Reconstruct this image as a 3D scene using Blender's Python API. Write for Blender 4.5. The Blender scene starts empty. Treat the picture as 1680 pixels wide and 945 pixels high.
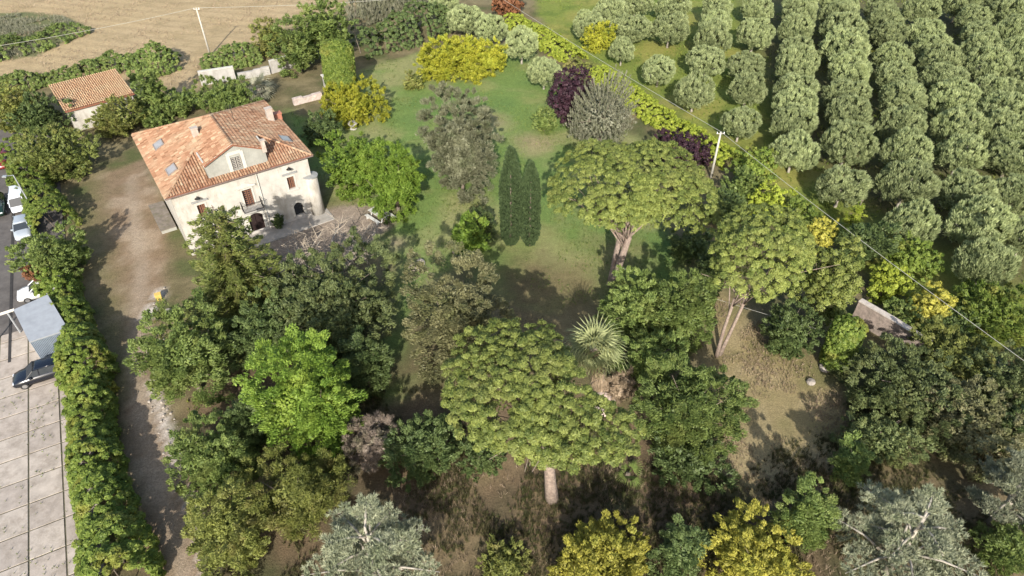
import bpy, math, random
import numpy as np
from mathutils import Vector, Matrix

# ------------------------------------------------------------------ camera, world, sun, exposure
S = bpy.context.scene
COL = S.collection
H, PITCH, F = 45.0, math.radians(41.0), 1120.0          # metres above ground, tilt down, focal length in px of the 1680 wide photo
cam_d = bpy.data.cameras.new('camera')
cam_d.sensor_width, cam_d.lens = 36.0, 36.0 * F / 1680.0
cam_d.clip_start, cam_d.clip_end = 0.5, 6000.0
cam = bpy.data.objects.new('camera', cam_d); COL.objects.link(cam)
cam.location = (0, 0, H); cam.rotation_euler = (math.radians(90) - PITCH, 0, 0)
S.camera = cam

SUN_EL, SUN_AZ = math.radians(30.0), math.radians(180.0)  # low sun behind the camera
W = bpy.data.worlds.new('World'); S.world = W; W.use_nodes = True
wn = W.node_tree.nodes; wl = W.node_tree.links
sky = wn.new('ShaderNodeTexSky'); sky.sky_type = 'NISHITA'; sky.sun_disc = False
sky.sun_elevation = SUN_EL; sky.sun_rotation = SUN_AZ; sky.air_density = 1.2; sky.dust_density = 2.0
wn['Background'].inputs['Strength'].default_value = 0.15
wl.new(sky.outputs[0], wn['Background'].inputs['Color'])
sl = bpy.data.lights.new('sun', 'SUN'); sl.energy = 4.7; sl.angle = math.radians(0.5); sl.color = (1.0, 0.955, 0.88)
sun = bpy.data.objects.new('sun', sl); COL.objects.link(sun)
sun.rotation_euler = (math.radians(90) - SUN_EL, 0, math.radians(-1.0)); sun.location = (0, -60, 80)
S.view_settings.view_transform = 'Standard'; S.view_settings.look = 'None'
S.view_settings.gamma = 1.0; S.view_settings.exposure = 0.74

# ------------------------------------------------------------------ helpers
CP, SP = math.cos(PITCH), math.sin(PITCH)
def ray(px, py):
    a = (px - 840.0) / F; b = (py - 472.5) / F
    return np.array([a, CP - b * SP, -SP - b * CP])
def G(px, py, z=0.0):
    d = ray(px, py); t = (z - H) / d[2]
    return np.array([d[0] * t, d[1] * t, z])
def depth(p): return p[1] * CP + (H - p[2]) * SP
def norm(a): return a / np.maximum(np.linalg.norm(a, axis=-1, keepdims=True), 1e-9)

def tag(o, label=None, cat=None, group=None, kind=None):
    if label: o['label'] = label
    if cat: o['category'] = cat
    if group: o['group'] = group
    if kind: o['kind'] = kind
    return o
def empty(name, loc, rz=0.0, label=None, cat=None, group=None):
    o = bpy.data.objects.new(name, None); COL.objects.link(o)
    o.location = [float(v) for v in loc]; o.rotation_euler = (0, 0, rz); o.empty_display_size = 0.3
    return tag(o, label, cat, group)
def link(name, me, mat=None, parent=None):
    o = bpy.data.objects.new(name, me); COL.objects.link(o)
    if mat and not me.materials: me.materials.append(mat)
    if parent: o.parent = parent
    return o
def mesh_np(name, v, quads, tint=None, smooth=False):
    v = np.asarray(v, np.float32); quads = np.asarray(quads, np.int32); k = quads.shape[1]
    me = bpy.data.meshes.new(name)
    me.vertices.add(len(v)); me.vertices.foreach_set('co', v.ravel())
    me.loops.add(quads.size); me.loops.foreach_set('vertex_index', quads.ravel())
    me.polygons.add(len(quads)); me.polygons.foreach_set('loop_start', np.arange(len(quads), dtype=np.int32) * k)
    if smooth: me.polygons.foreach_set('use_smooth', np.ones(len(quads), bool))
    me.update(calc_edges=True)
    if tint is not None:
        a = me.attributes.new('tint', 'FLOAT', 'FACE'); a.data.foreach_set('value', np.asarray(tint, np.float32))
    return me

class MB:
    """collects shapes, links them as one mesh"""
    def __init__(s): s.v = []; s.f = []
    def add(s, vs, fs):
        n = len(s.v); s.v += [tuple(map(float, p)) for p in vs]; s.f += [tuple(i + n for i in f) for f in fs]; return s
    def box(s, x0, x1, y0, y1, z0, z1):
        return s.add([(x0,y0,z0),(x1,y0,z0),(x1,y1,z0),(x0,y1,z0),(x0,y0,z1),(x1,y0,z1),(x1,y1,z1),(x0,y1,z1)],
                     [(0,3,2,1),(4,5,6,7),(0,1,5,4),(1,2,6,5),(2,3,7,6),(3,0,4,7)])
    def prism(s, poly, z0, z1):
        n = len(poly); vs = [(p[0], p[1], z0) for p in poly] + [(p[0], p[1], z1) for p in poly]
        return s.add(vs, [tuple(range(n))[::-1], tuple(range(n, 2*n))] + [(i, (i+1) % n, n + (i+1) % n, n + i) for i in range(n)])
    def tube(s, pts, rad, k=6, cap=True):
        pts = [Vector([float(c) for c in p]) for p in pts]; n0 = len(s.v)
        if not hasattr(rad, '__len__'): rad = [rad] * len(pts)
        up = Vector((0.31, 0.17, 0.93))
        for i, p in enumerate(pts):
            d = (pts[min(i+1, len(pts)-1)] - pts[max(i-1, 0)]).normalized()
            a = d.cross(up)
            if a.length < 1e-3: a = d.cross(Vector((1, 0, 0)))
            a.normalize(); b = d.cross(a)
            for j in range(k):
                t = 2*math.pi*j/k; q = p + (a*math.cos(t) + b*math.sin(t)) * rad[i]; s.v.append(tuple(q))
        for i in range(len(pts)-1):
            for j in range(k):
                s.f.append((n0+i*k+j, n0+i*k+(j+1) % k, n0+(i+1)*k+(j+1) % k, n0+(i+1)*k+j))
        if cap:
            s.f.append(tuple(n0+j for j in range(k))[::-1]); s.f.append(tuple(n0+(len(pts)-1)*k+j for j in range(k)))
        return s
    def cyl(s, x, y, z0, z1, r0, r1=None, k=12):
        return s.tube([(x, y, z0), (x, y, z1)], [r0, r0 if r1 is None else r1], k)
    def mesh(s, name, smooth=False):
        me = bpy.data.meshes.new(name); me.from_pydata(s.v, [], s.f)
        if smooth: me.polygons.foreach_set('use_smooth', [True]*len(me.polygons))
        me.update(); return me
    def build(s, name, mat, parent=None, smooth=False, bevel=0):
        o = link(name, s.mesh(name, smooth), mat, parent)
        if bevel:
            m = o.modifiers.new('edge', 'BEVEL'); m.width = bevel; m.segments = 2; m.limit_method = 'ANGLE'
        return o

# ------------------------------------------------------------------ numpy value noise
def vnoise(x, y, scale, seed):
    r = np.random.default_rng(seed); T = r.random((256, 256))
    u = x / scale + 1000.3; v = y / scale + 1000.7
    i = np.floor(u).astype(int); j = np.floor(v).astype(int); a = u - i; b = v - j
    a = a*a*(3-2*a); b = b*b*(3-2*b)
    g = lambda p, q: T[p % 256, q % 256]
    return (g(i,j)*(1-a)+g(i+1,j)*a)*(1-b) + (g(i,j+1)*(1-a)+g(i+1,j+1)*a)*b
def fbm(x, y, scale, seed, octs=4):
    s = 0; w = 0
    for o in range(octs):
        s = s + vnoise(x, y, scale/2**o, seed+o) * 0.55**o; w += 0.55**o
    return s / w

# ------------------------------------------------------------------ materials
def new_mat(name):
    m = bpy.data.materials.new(name); m.use_nodes = True
    nt = m.node_tree; b = nt.nodes['Principled BSDF']; return m, nt, nt.nodes, nt.links, b
def plain(name, col, rough=0.7, var=0.25, scale=3.0, metal=0.0, bump=0.15, spec=0.3, fine=30.0, dirt=None, dirt_amt=0.5):
    m, nt, N, L, b = new_mat(name)
    tc = N.new('ShaderNodeTexCoord')
    n1 = N.new('ShaderNodeTexNoise'); n1.inputs['Scale'].default_value = scale; n1.inputs['Detail'].default_value = 8; n1.inputs['Roughness'].default_value = 0.65
    L.new(tc.outputs['Object'], n1.inputs['Vector'])
    r = N.new('ShaderNodeMapRange'); r.inputs['From Min'].default_value = 0.3; r.inputs['From Max'].default_value = 0.7
    r.inputs['To Min'].default_value = 1-var; r.inputs['To Max'].default_value = 1+var
    L.new(n1.outputs['Fac'], r.inputs['Value'])
    mx = N.new('ShaderNodeMix'); mx.data_type = 'RGBA'; mx.blend_type = 'MULTIPLY'; mx.inputs['Factor'].default_value = 1
    mx.inputs['A'].default_value = (*col, 1); L.new(r.outputs[0], mx.inputs['B'])
    out = mx.outputs['Result']
    if dirt:
        n2 = N.new('ShaderNodeTexNoise'); n2.inputs['Scale'].default_value = scale*0.45; n2.inputs['Detail'].default_value = 10; n2.inputs['Roughness'].default_value = 0.75
        mp = N.new('ShaderNodeMapping'); mp.inputs['Location'].default_value = (7.3, 2.1, 5.5); mp.inputs['Scale'].default_value = (1.4, 1.4, 0.4)
        L.new(tc.outputs['Object'], mp.inputs['Vector']); L.new(mp.outputs[0], n2.inputs['Vector'])
        r2 = N.new('ShaderNodeMapRange'); r2.inputs['From Min'].default_value = 0.48; r2.inputs['From Max'].default_value = 0.68; r2.inputs['To Max'].default_value = dirt_amt
        L.new(n2.outputs['Fac'], r2.inputs['Value'])
        m2 = N.new('ShaderNodeMix'); m2.data_type = 'RGBA'; L.new(r2.outputs[0], m2.inputs['Factor']); L.new(out, m2.inputs['A']); m2.inputs['B'].default_value = (*dirt, 1)
        out = m2.outputs['Result']
    L.new(out, b.inputs['Base Color'])
    b.inputs['Roughness'].default_value = rough; b.inputs['Metallic'].default_value = metal; b.inputs['Specular IOR Level'].default_value = spec
    if bump:
        n3 = N.new('ShaderNodeTexNoise'); n3.inputs['Scale'].default_value = fine; n3.inputs['Detail'].default_value = 4
        L.new(tc.outputs['Object'], n3.inputs['Vector'])
        bp = N.new('ShaderNodeBump'); bp.inputs['Strength'].default_value = bump; bp.inputs['Distance'].default_value = 0.05
        L.new(n3.outputs['Fac'], bp.inputs['Height']); L.new(bp.outputs[0], b.inputs['Normal'])
    return m
def leafmat(name, lo, hi, odd=None, trans=0.3, rough=0.55):
    """leaf colour runs lo..hi with the leaf's own random tint, patches of odd-coloured leaves, and differs a little from tree to tree"""
    m, nt, N, L, b = new_mat(name)
    at = N.new('ShaderNodeAttribute'); at.attribute_name = 'tint'
    mx = N.new('ShaderNodeMix'); mx.data_type = 'RGBA'; mx.inputs['A'].default_value = (*lo, 1); mx.inputs['B'].default_value = (*hi, 1)
    L.new(at.outputs['Fac'], mx.inputs['Factor']); out = mx.outputs['Result']
    tc = N.new('ShaderNodeTexCoord'); oi = N.new('ShaderNodeObjectInfo')
    if odd:
        n = N.new('ShaderNodeTexNoise'); n.noise_dimensions = '4D'; n.inputs['Scale'].default_value = 0.55; n.inputs['Detail'].default_value = 3
        L.new(tc.outputs['Object'], n.inputs['Vector'])
        mm = N.new('ShaderNodeMath'); mm.operation = 'MULTIPLY'; mm.inputs[1].default_value = 40; L.new(oi.outputs['Random'], mm.inputs[0]); L.new(mm.outputs[0], n.inputs['W'])
        r = N.new('ShaderNodeMapRange'); r.inputs['From Min'].default_value = 0.52; r.inputs['From Max'].default_value = 0.68; r.inputs['To Max'].default_value = 0.75
        L.new(n.outputs['Fac'], r.inputs['Value'])
        m2 = N.new('ShaderNodeMix'); m2.data_type = 'RGBA'; L.new(r.outputs[0], m2.inputs['Factor']); L.new(out, m2.inputs['A']); m2.inputs['B'].default_value = (*odd, 1); out = m2.outputs['Result']
    hs = N.new('ShaderNodeHueSaturation'); L.new(out, hs.inputs['Color'])
    v = N.new('ShaderNodeMapRange'); v.inputs['To Min'].default_value = 0.82; v.inputs['To Max'].default_value = 1.16; L.new(oi.outputs['Random'], v.inputs['Value']); L.new(v.outputs[0], hs.inputs['Value'])
    L.new(hs.outputs[0], b.inputs['Base Color']); b.inputs['Roughness'].default_value = rough; b.inputs['Specular IOR Level'].default_value = 0.25
    tr = N.new('ShaderNodeBsdfTranslucent'); L.new(hs.outputs[0], tr.inputs['Color'])
    ms = N.new('ShaderNodeMixShader'); ms.inputs['Fac'].default_value = trans
    L.new(b.outputs[0], ms.inputs[1]); L.new(tr.outputs[0], ms.inputs[2]); L.new(ms.outputs[0], N['Material Output'].inputs['Surface'])
    return m
LM = {
 'olive':   leafmat('olive_leaf', (.115,.145,.060), (.450,.500,.240), (.33,.38,.165), 0.25),
 'grayolive': leafmat('grey_olive_leaf', (.12,.15,.08), (.29,.335,.19), (.19,.22,.10), .33),
 'pine':    leafmat('pine_needle', (.062,.092,.018), (.255,.285,.068), (.20,.215,.06), 0.18),
 'bright':  leafmat('bright_leaf', (.070,.130,.016), (.205,.290,.045), (.22,.28,.045), 0.32),
 'mid':     leafmat('mid_green_leaf', (.070,.110,.026), (.215,.270,.072), (.19,.215,.06)),
 'dark':    leafmat('dark_green_leaf', (.040,.066,.020), (.130,.170,.055), (.10,.13,.04), 0.25),
 'darkolive': leafmat('dark_olive_leaf', (.052,.075,.024), (.185,.215,.080), (.14,.15,.05), 0.25),
 'yellow':  leafmat('yellow_leaf', (.19,.21,.02), (.47,.45,.05), (.30,.34,.04)),
 'ygreen':  leafmat('yellow_green_leaf', (.17,.22,.02), (.38,.42,.06), (.27,.33,.05)),
 'gold':    leafmat('golden_leaf', (.19,.185,.03), (.47,.43,.075), (.29,.30,.05)),
 'brown':   leafmat('brown_olive_leaf', (.075,.080,.034), (.250,.235,.115), (.15,.165,.055)),
 'rust':    leafmat('yellowing_leaf', (.100,.120,.028), (.265,.280,.070), (.23,.20,.07)),
 'silver':  leafmat('silver_needle', (.15,.168,.105), (.38,.39,.255), (.22,.25,.14), 0.12),
 'purple':  leafmat('purple_leaf', (.020,.009,.013), (.060,.026,.036), None, 0.15),
 'spiny':   leafmat('grey_spray', (.12,.125,.072), (.31,.30,.215), (.19,.20,.11)),
 'dryconifer': leafmat('dry_spray', (.080,.085,.044), (.235,.235,.145), (.14,.165,.08)),
 'cypress': leafmat('cypress_spray', (.030,.048,.020), (.078,.112,.045), None, 0.12),
 'conifer': leafmat('conifer_spray', (.080,.110,.024), (.245,.275,.075), (.23,.22,.065)),
 'laurel':  leafmat('laurel_leaf', (.070,.115,.016), (.230,.290,.055), (.26,.25,.05)),
 'weed':    leafmat('weed_blade', (.050,.056,.022), (.145,.130,.060), (.075,.095,.028)),
 'dry':     leafmat('dry_stalk', (.16,.12,.075), (.34,.26,.18), None, 0.1),
 'twig':    leafmat('pink_grey_twig', (.15,.115,.085), (.31,.25,.20), (.12,.12,.06), 0.1),
 'palm':    leafmat('palm_blade', (.12,.145,.055), (.39,.41,.19), None, 0.25),
 'redleaf': leafmat('red_brown_leaf', (.15,.06,.03), (.28,.13,.06), None),
}
BARK = plain('bark', (.17,.135,.105), 0.9, 0.35, 6, bump=0.6, fine=25)
PINEBARK = plain('pine_bark', (.225,.175,.14), 0.9, 0.4, 5, bump=0.7, fine=18, dirt=(.14,.09,.07), dirt_amt=0.6)
PALEBARK = plain('pale_bark', (.33,.295,.245), 0.85, 0.25, 6, bump=0.4, fine=25)

# ------------------------------------------------------------------ leaf clouds
def rdir(rng, n): return norm(rng.normal(size=(n, 3)))
def leaves(P, N_, rc, per, ln, wd, rng, mode='broad', up=0.2, jitter=0.6, flat=1.0, tspread=0.35, stretch=0.0):
    """P clump centres, N_ their outward normals, rc clump radius -> kite leaves"""
    n = len(P); m = n*per
    rc = np.broadcast_to(np.asarray(rc, float), (n,))
    Pi = np.repeat(P, per, 0); Ni = np.repeat(N_, per, 0); ri = np.repeat(rc, per)
    d = norm(rdir(rng, m) + (.85 if mode == 'broad' else .75)*Ni + np.array([0, 0, up]))
    rad = ri * rng.random(m)**(0.3 if mode == 'broad' else .45)
    off = d * rad[:, None]; off = off + Ni*((off*Ni).sum(1)*stretch)[:, None]; off[:, 2] *= flat
    pos = Pi + off
    if mode == 'spike':
        ax = norm(d + jitter*rdir(rng, m) + np.array([0, 0, up]))
        w = norm(np.cross(ax, rdir(rng, m)))
        w = norm(w - (w * d).sum(1, keepdims=True) * d * 0.6)
        w = norm(np.cross(norm(np.cross(ax, w)), ax))
    elif mode == 'spray':
        ho = Ni*np.array([1, 1, 0.15]) + 0.75*rdir(rng, m)*np.array([1, 1, .35])
        ax = norm(ho + np.array([0, 0, up])); nn = norm(np.array([0, 0, .7]) + .55*Ni + 0.5*rdir(rng, m)); w = norm(np.cross(nn, ax))
    else:
        nn = norm(d + 0.35*np.array([0, 0, 1]) + jitter*rdir(rng, m)); ax = norm(np.cross(nn, rdir(rng, m))); w = np.cross(nn, ax)
    l = ln * (0.65 + 0.7*rng.random(m)); b = wd * (0.65 + 0.7*rng.random(m))
    a0 = pos - ax*(l*0.45)[:, None]; hw = w*(b*0.5)[:, None]
    V = np.stack([a0 + hw, pos + ax*(l*0.55)[:, None], a0 - hw], 1).reshape(-1, 3)
    ct = np.repeat(rng.random(n), per)
    t = np.clip(0.5 + (ct-0.5)*0.6 + (rng.random(m)-0.5)*tspread*2, 0, 1)
    return V, t
def lobed(R, Rz, rng, nl=9, nc=120, lobe=0.5, cut=-0.55, rough=1.0):
    """clump places on the skin of a bundle of unequal lobes: an uneven, billowing crown"""
    i = np.arange(nl); ph = i*2.39996 + rng.random()*6.28; z = 1 - 2*(i+0.5)/nl; z = z*0.8 + 0.12
    d = np.stack([np.sqrt(1-z*z)*np.cos(ph), np.sqrt(1-z*z)*np.sin(ph), z], 1) + rng.normal(size=(nl, 3))*.16*rough
    c = d * (1-lobe) * (1 + rough*(0.55*rng.random((nl, 1))-.22)); r = lobe*(1 + rough*(0.75*rng.random(nl)-.45))
    k = nc*16; j = rng.integers(0, nl, k); dd = rdir(rng, k); p = c[j] + dd*r[j][:, None]
    q = np.linalg.norm(p[:, None]-c[None], axis=2)/r[None]; q[np.arange(k), j] = 2
    ok = (q.min(1) > 0.84) & (p[:, 2] > cut)
    p = p[ok]; dd = dd[ok]
    keep = []; md = 1.9/math.sqrt(nc)
    for a in range(len(p)):
        if all((p[a, 0]-p[b, 0])**2+(p[a, 1]-p[b, 1])**2+(p[a, 2]-p[b, 2])**2 > md*md for b in keep): keep.append(a)
        if len(keep) >= nc: break
    p = p[keep]; dd = dd[keep]
    p = p/np.percentile(np.hypot(p[:, 0], p[:, 1]), 96)*np.array([1, 1, 1.0]); p[:, 2] /= max(.6, np.percentile(np.abs(p[:, 2]), 97))
    p = p*(1 + rough*.08*rng.normal(size=(len(p), 1)).clip(-1.2, 1.6))
    s = np.array([R, R, Rz]); return p*s, norm(dd/s*min(R, Rz) + 0.5*norm(p))
def cloud_mesh(name, parts):
    V = np.concatenate([p[0] for p in parts]); T = np.concatenate([p[1] for p in parts])
    return mesh_np(name, V, np.arange(len(V)).reshape(-1, 3), T)
def fill(R, Rz, rng, n, ln, cut=-0.5):
    d = rdir(rng, n); d[:, 2] = np.maximum(d[:, 2], cut); r = 0.35 + 0.4*rng.random(n)
    P = d*r[:, None]*np.array([R, R, Rz]); return leaves(P, d, 0.2, 1, ln, ln*0.6, rng, 'broad', tspread=0.2)

def limbs(mb, z0, targets, rng, r0, fork=0.45, k=5, lean=(0, 0)):
    """trunk from (0,0,-.2) to z0 and curved limbs to the targets"""
    top = Vector((lean[0], lean[1], z0))
    pts = [Vector((0, 0, -0.2)), Vector((lean[0]*.2, lean[1]*.2, z0*0.35)), Vector((lean[0]*.6, lean[1]*.6, z0*0.7)), top]
    mb.tube(pts, [r0*1.3, r0, r0*0.88, r0*0.75], 8)
    for t in targets:
        t = Vector([float(x) for x in t]); s = pts[2].lerp(top, rng.random())
        m = s.lerp(t, 0.5) + Vector((0, 0, 0.12*(t-s).length)) + Vector([float(x) for x in rng.normal(size=3)])*0.06*(t-s).length
        mb.tube([s, s.lerp(m, .5) + Vector((0, 0, .04*(t-s).length)), m, t], [r0*fork, r0*fork*.75, r0*fork*.5, r0*fork*.15], k)

# crown builders: centre of crown is at (0,0,zc) in the tree's frame
def broad_tree(R, Rz, zc, seed, ln=0.26, wd=0.15, nc=130, per=75, cov=1.35, mode='broad', nl=11, lobe=0.45, cut=-0.75, up=0.25, rcf=0.86, jit=0.65, fillf=0.16, flat=0.9, rough=1.0):
    rng = np.random.default_rng(seed)
    nc = int(nc*1.6); per = int(np.clip(cov*2*math.pi*(rcf*1.9/math.sqrt(nc)*(R+Rz)/2)**2*1.2/(.5*ln*wd), 14, 170))
    P, Nn = lobed(R*1.0, Rz*1.0, rng, nl, nc, lobe, cut, rough)
    rc = rcf*1.9/math.sqrt(nc)*(R+Rz)/2*(0.5+0.95*rng.random(len(P)))
    A = leaves(P, Nn, rc, per, ln, wd, rng, mode, up, jit, flat, .3, .7)
    k = max(4, len(P)//5); sh = rng.permutation(len(P))[:k]                          # shoots that break the outline
    Cc = leaves(P[sh]*(1.0+.9*rc[sh][:, None]/max(R, Rz)) + np.array([0, 0, .15]), Nn[sh], rc[sh]*.6, per//3, ln, wd*.8, rng, 'spike', .7, .6)
    B = fill(R*.85, Rz*.85, rng, int(len(P)*per*fillf), ln*1.5)
    me = cloud_mesh('crown', [A, Cc, B]); me.transform(Matrix.Translation((0, 0, zc)))
    tb = MB(); idx = rng.permutation(len(P))[:9]
    limbs(tb, max(0.4, zc-Rz*0.55), [P[i]*0.8 + np.array([0, 0, zc]) for i in idx if P[i][2] > -Rz*.5], rng, 0.045*R+0.04)
    return me, tb.mesh('trunk', True)
def rim_of(outline, c, z):
    """outline of a crown given in the photo, laid on the level z: distance from c for each bearing"""
    P = np.array([G(x, y, z)[:2] for x, y in outline]) - np.array(c[:2]); th = np.linspace(0, 2*math.pi, 180, endpoint=False); out = []
    for t in th:
        d = np.array([math.cos(t), math.sin(t)]); best = 0
        for a, b in zip(P, np.roll(P, -1, 0)):
            e = b-a; den = d[0]*e[1]-d[1]*e[0]
            if abs(den) < 1e-9: continue
            r = (a[0]*e[1]-a[1]*e[0])/den; u = (a[0]*d[1]-a[1]*d[0])/den
            if r > 0 and -1e-6 <= u <= 1+1e-6: best = max(best, r)
        out.append(best)
    return th, np.array(out)
def umbrella_pine(R, Rz, zc, seed, nc=330, per=85, lean=(0, 0), stems=2, r0=0.32, bare=14, off=(0, 0), fork=0.35, rim=None, puff=.46):
    rng = np.random.default_rng(seed)
    # puffs of needles over a dome with the crown's own rim
    i = np.arange(nc); rr = np.sqrt((i+0.5)/len(i)); ph = i*2.39996
    if rim is None: rad = R*(1 + 0.10*np.sin(ph*2+seed) + 0.07*np.sin(ph*3+1.7*seed) + 0.05*np.sin(ph*5+seed))
    else: rad = np.interp(ph % (2*math.pi), np.append(rim[0], 2*math.pi), np.append(rim[1], rim[1][0]))
    x = rr*np.cos(ph)*rad; y = rr*np.sin(ph)*rad
    z = np.sqrt(np.maximum(0, 1-rr**2.2)) - 0.25
    bumps = 0.34*(fbm(x, y, 3.2, 31+seed, 2)-0.5)*2
    P = np.stack([x, y, (z+bumps)*Rz], 1) + rng.normal(size=(nc, 3))*np.array([.16, .16, .22])
    P = P[fbm(x, y, 1.9, 77+seed, 2) > .25]
    Nn = norm(P/np.array([R*R, R*R, Rz*Rz]) + np.array([0, 0, 0.3/R]))
    rc = puff*(0.7+0.55*rng.random(len(P)))
    A = leaves(P, Nn, rc, int(per*1.3), 0.20, 0.085, rng, 'broad', 0.45, 0.65, 0.85, 0.28)
    A2 = leaves(P, Nn, rc*1.12, per//5, 0.22, 0.05, rng, 'spike', 0.5, 0.5, 0.9, 0.28)
    under = P*np.array([.85, .85, .35]) + np.array([0, 0, -.25*Rz])
    B = leaves(under[::2], Nn[::2], 0.5, 14, 0.25, 0.13, rng, 'broad', 0, .9)
    me = cloud_mesh('crown', [A, A2, B]); me.transform(Matrix.Translation((off[0], off[1], zc)))
    tb = MB(); fz = zc - Rz*1.15
    for s in range(stems):
        a = 2*math.pi*s/stems + seed; f0 = Vector((math.cos(a)*.12*stems, math.sin(a)*.12, -0.2))
        tp = Vector((off[0]*.55 + math.cos(a)*R*.22*(stems > 1) + lean[0], off[1]*.55 + math.sin(a)*R*.10*(stems > 1) + lean[1], fz))
        mid = f0.lerp(tp, .5) + Vector((math.cos(a)*.1, 0.1, 0))
        tb.tube([f0, f0.lerp(mid, .5), mid, tp], [r0*1.35, r0*1.05, r0*.95, r0*.8], 9)
        for b in range(bare//stems):
            t = Vector([float(c) for c in P[rng.integers(0, len(P))]*np.array([.8, .8, .3])]) + Vector((off[0], off[1], zc - 0.05*Rz))
            ss = mid.lerp(tp, 0.45+0.55*rng.random()); m = ss.lerp(t, .5) + Vector((0, 0, -.05*(t-ss).length))
            tb.tube([ss, m, t], [r0*fork, r0*fork*.6, .03], 5)
            for e in range(3):
                t2 = t + Vector([float(c) for c in rng.normal(size=3)*np.array([1.3, 1.3, .5])])
                tb.tube([m, m.lerp(t2, .5)+Vector((0, 0, .1)), t2], [r0*fork*.45, .04, .015], 4)
    return me, tb.mesh('trunk', True)
def cone_tree(R, h, z0, seed, tiers=13, per=60, ln=0.34, wd=0.15, mode='spray', up=-0.15, wob=0.25, br=9, prof=.8):
    rng = np.random.default_rng(seed); P = []; Nn = []; rc = []; tb = MB()
    tb.tube([(0, 0, -.2), (0, 0, z0+h*.5), (0, 0, z0+h*.97)], [0.05*R+.1, .03*R+.06, .03], 8)
    for t in range(tiers):
        f = t/(tiers-1); z = z0 + h*(0.02+0.93*f); rr = R*(1-f)**prof*(1+wob*(rng.random()-.5)) + .18
        nb = max(4, int(br*(1-f*.6)))
        for b in range(nb):
            a = rng.random()*.6 + 2*math.pi*b/nb + t*1.1; L = rr*(0.78+0.4*rng.random()); dr = -0.10*L + .1*rng.random()
            dirv = np.array([math.cos(a), math.sin(a), dr/max(L, .1)])
            tb.tube([(0, 0, z), tuple(np.array([0, 0, z])+dirv*L*.9)], [.05, .015], 4, False)
            for s in np.arange(max(0.25, .2*L), L, 0.42):
                P.append(np.array([0, 0, z]) + dirv*s + rng.normal(size=3)*.10); Nn.append(norm(dirv + np.array([0, 0, .25]))); rc.append(0.30+0.14*rng.random()+.06*L*(1-s/L))
    A = leaves(np.array(P), np.array(Nn), np.array(rc), per, ln, wd, rng, mode, up, .5, .65)
    return cloud_mesh('crown', [A]), tb.mesh('trunk', True)
def cedar(R, h, z0, seed, nb=16, per=46, ln=0.34, wd=0.065):
    """open crown of long curved limbs carrying flat silvery needle plates"""
    rng = np.random.default_rng(seed); P = []; Nn = []; rc = []; tb = MB()
    tb.tube([(0, 0, -.2), (0.1, 0, z0+h*.4), (0, .1, z0+h*.92)], [.32, .2, .05], 9)
    for b in range(nb):
        a = b*2.39996 + rng.random()*.5; f = (b+.5)/nb; z = z0 + h*(.12+.80*f); L = R*(1-.55*f)*(0.8+.35*rng.random())
        d = np.array([math.cos(a), math.sin(a), 0]); s0 = np.array([0, 0, z-.12*L]); e = np.array([0, 0, z]) + d*L + np.array([0, 0, .12*L])
        m = s0*.55 + e*.45 + np.array([0, 0, .10*L]); tb.tube([s0, m, e], [.13*(1-f*.5), .08, .02], 6)
        side = np.array([-d[1], d[0], 0])
        for s in np.arange(.25, 1.02, .13):
            c = (s0*(1-s)**2 + 2*m*s*(1-s) + e*s*s)
            for q in (-1, 1):
                l2 = L*.42*(1.08-s)*(.7+.6*rng.random()) + .25; dv = norm(side*q + d*.8 + np.array([0, 0, .1]))
                tb.tube([c, c+dv*l2], [.03, .01], 3, False)
                for w in np.arange(.15, l2+.1, .30):
                    P.append(c + dv*w + rng.normal(size=3)*.05 + np.array([0, 0, .05])); Nn.append(norm(dv + np.array([0, 0, .8]))); rc.append(.19+.09*rng.random())
    A = leaves(np.array(P), np.array(Nn), np.array(rc), per, ln, wd, rng, 'spike', .35, .6, .55, .3)
    return cloud_mesh('crown', [A]), tb.mesh('trunk', True)
def column(R, h, seed, per=60, ln=0.26, wd=0.11, mode='spike', up=1.0, tip=0.55):
    rng = np.random.default_rng(seed); n = int(2*math.pi*R*h/.075); P = []; Nn = []
    for i in range(n):
        f = (i+.5)/n; a = i*2.39996; prof = R*min(1, (f*6+.35))*(1-max(0, (f-tip)/(1-tip))**2.0*.92)*(1+.05*math.sin(a*3+f*9))
        P.append((prof*math.cos(a), prof*math.sin(a), f*h+.1)); Nn.append((math.cos(a), math.sin(a), .25))
    P = np.array(P); A = leaves(P + rng.normal(size=P.shape)*.06, norm(np.array(Nn)), .20, per//3+6, ln, wd, rng, mode, up, .45, 1.4, .4)
    tb = MB().tube([(0, 0, -.2), (0, 0, h*.8)], [.16, .04], 7)
    return cloud_mesh('crown', [A]), tb.mesh('trunk', True)
def whip_bush(R, Rz, zc, seed, n=420, per=26, ln=0.42, wd=0.075, up=.9):
    """upright feathery whips"""
    rng = np.random.default_rng(seed); P, Nn = lobed(R*.9, Rz*.9, rng, 10, n, .5, -.7)
    base = P*.72; T = P*1.0 + np.array([0, 0, .25])
    Q = []; M = []
    for s in (0.3, .6, .9, 1.15):
        Q.append(base + (T-base)*s); M.append(norm(T-base))
    Q = np.concatenate(Q); M = np.concatenate(M)
    A = leaves(Q, M, .17, per//2, ln, wd, rng, 'spike', up, .35, 1.2, .4); B = fill(R*.85, Rz*.85, rng, 2500, .4)
    me = cloud_mesh('crown', [A, B]); me.transform(Matrix.Translation((0, 0, zc))); tb = MB()
    limbs(tb, max(.3, zc-Rz*.6), [P[i]*.85+np.array([0, 0, zc]) for i in rng.permutation(len(P))[:16]], rng, .04*R+.04)
    return me, tb.mesh('trunk', True)
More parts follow.
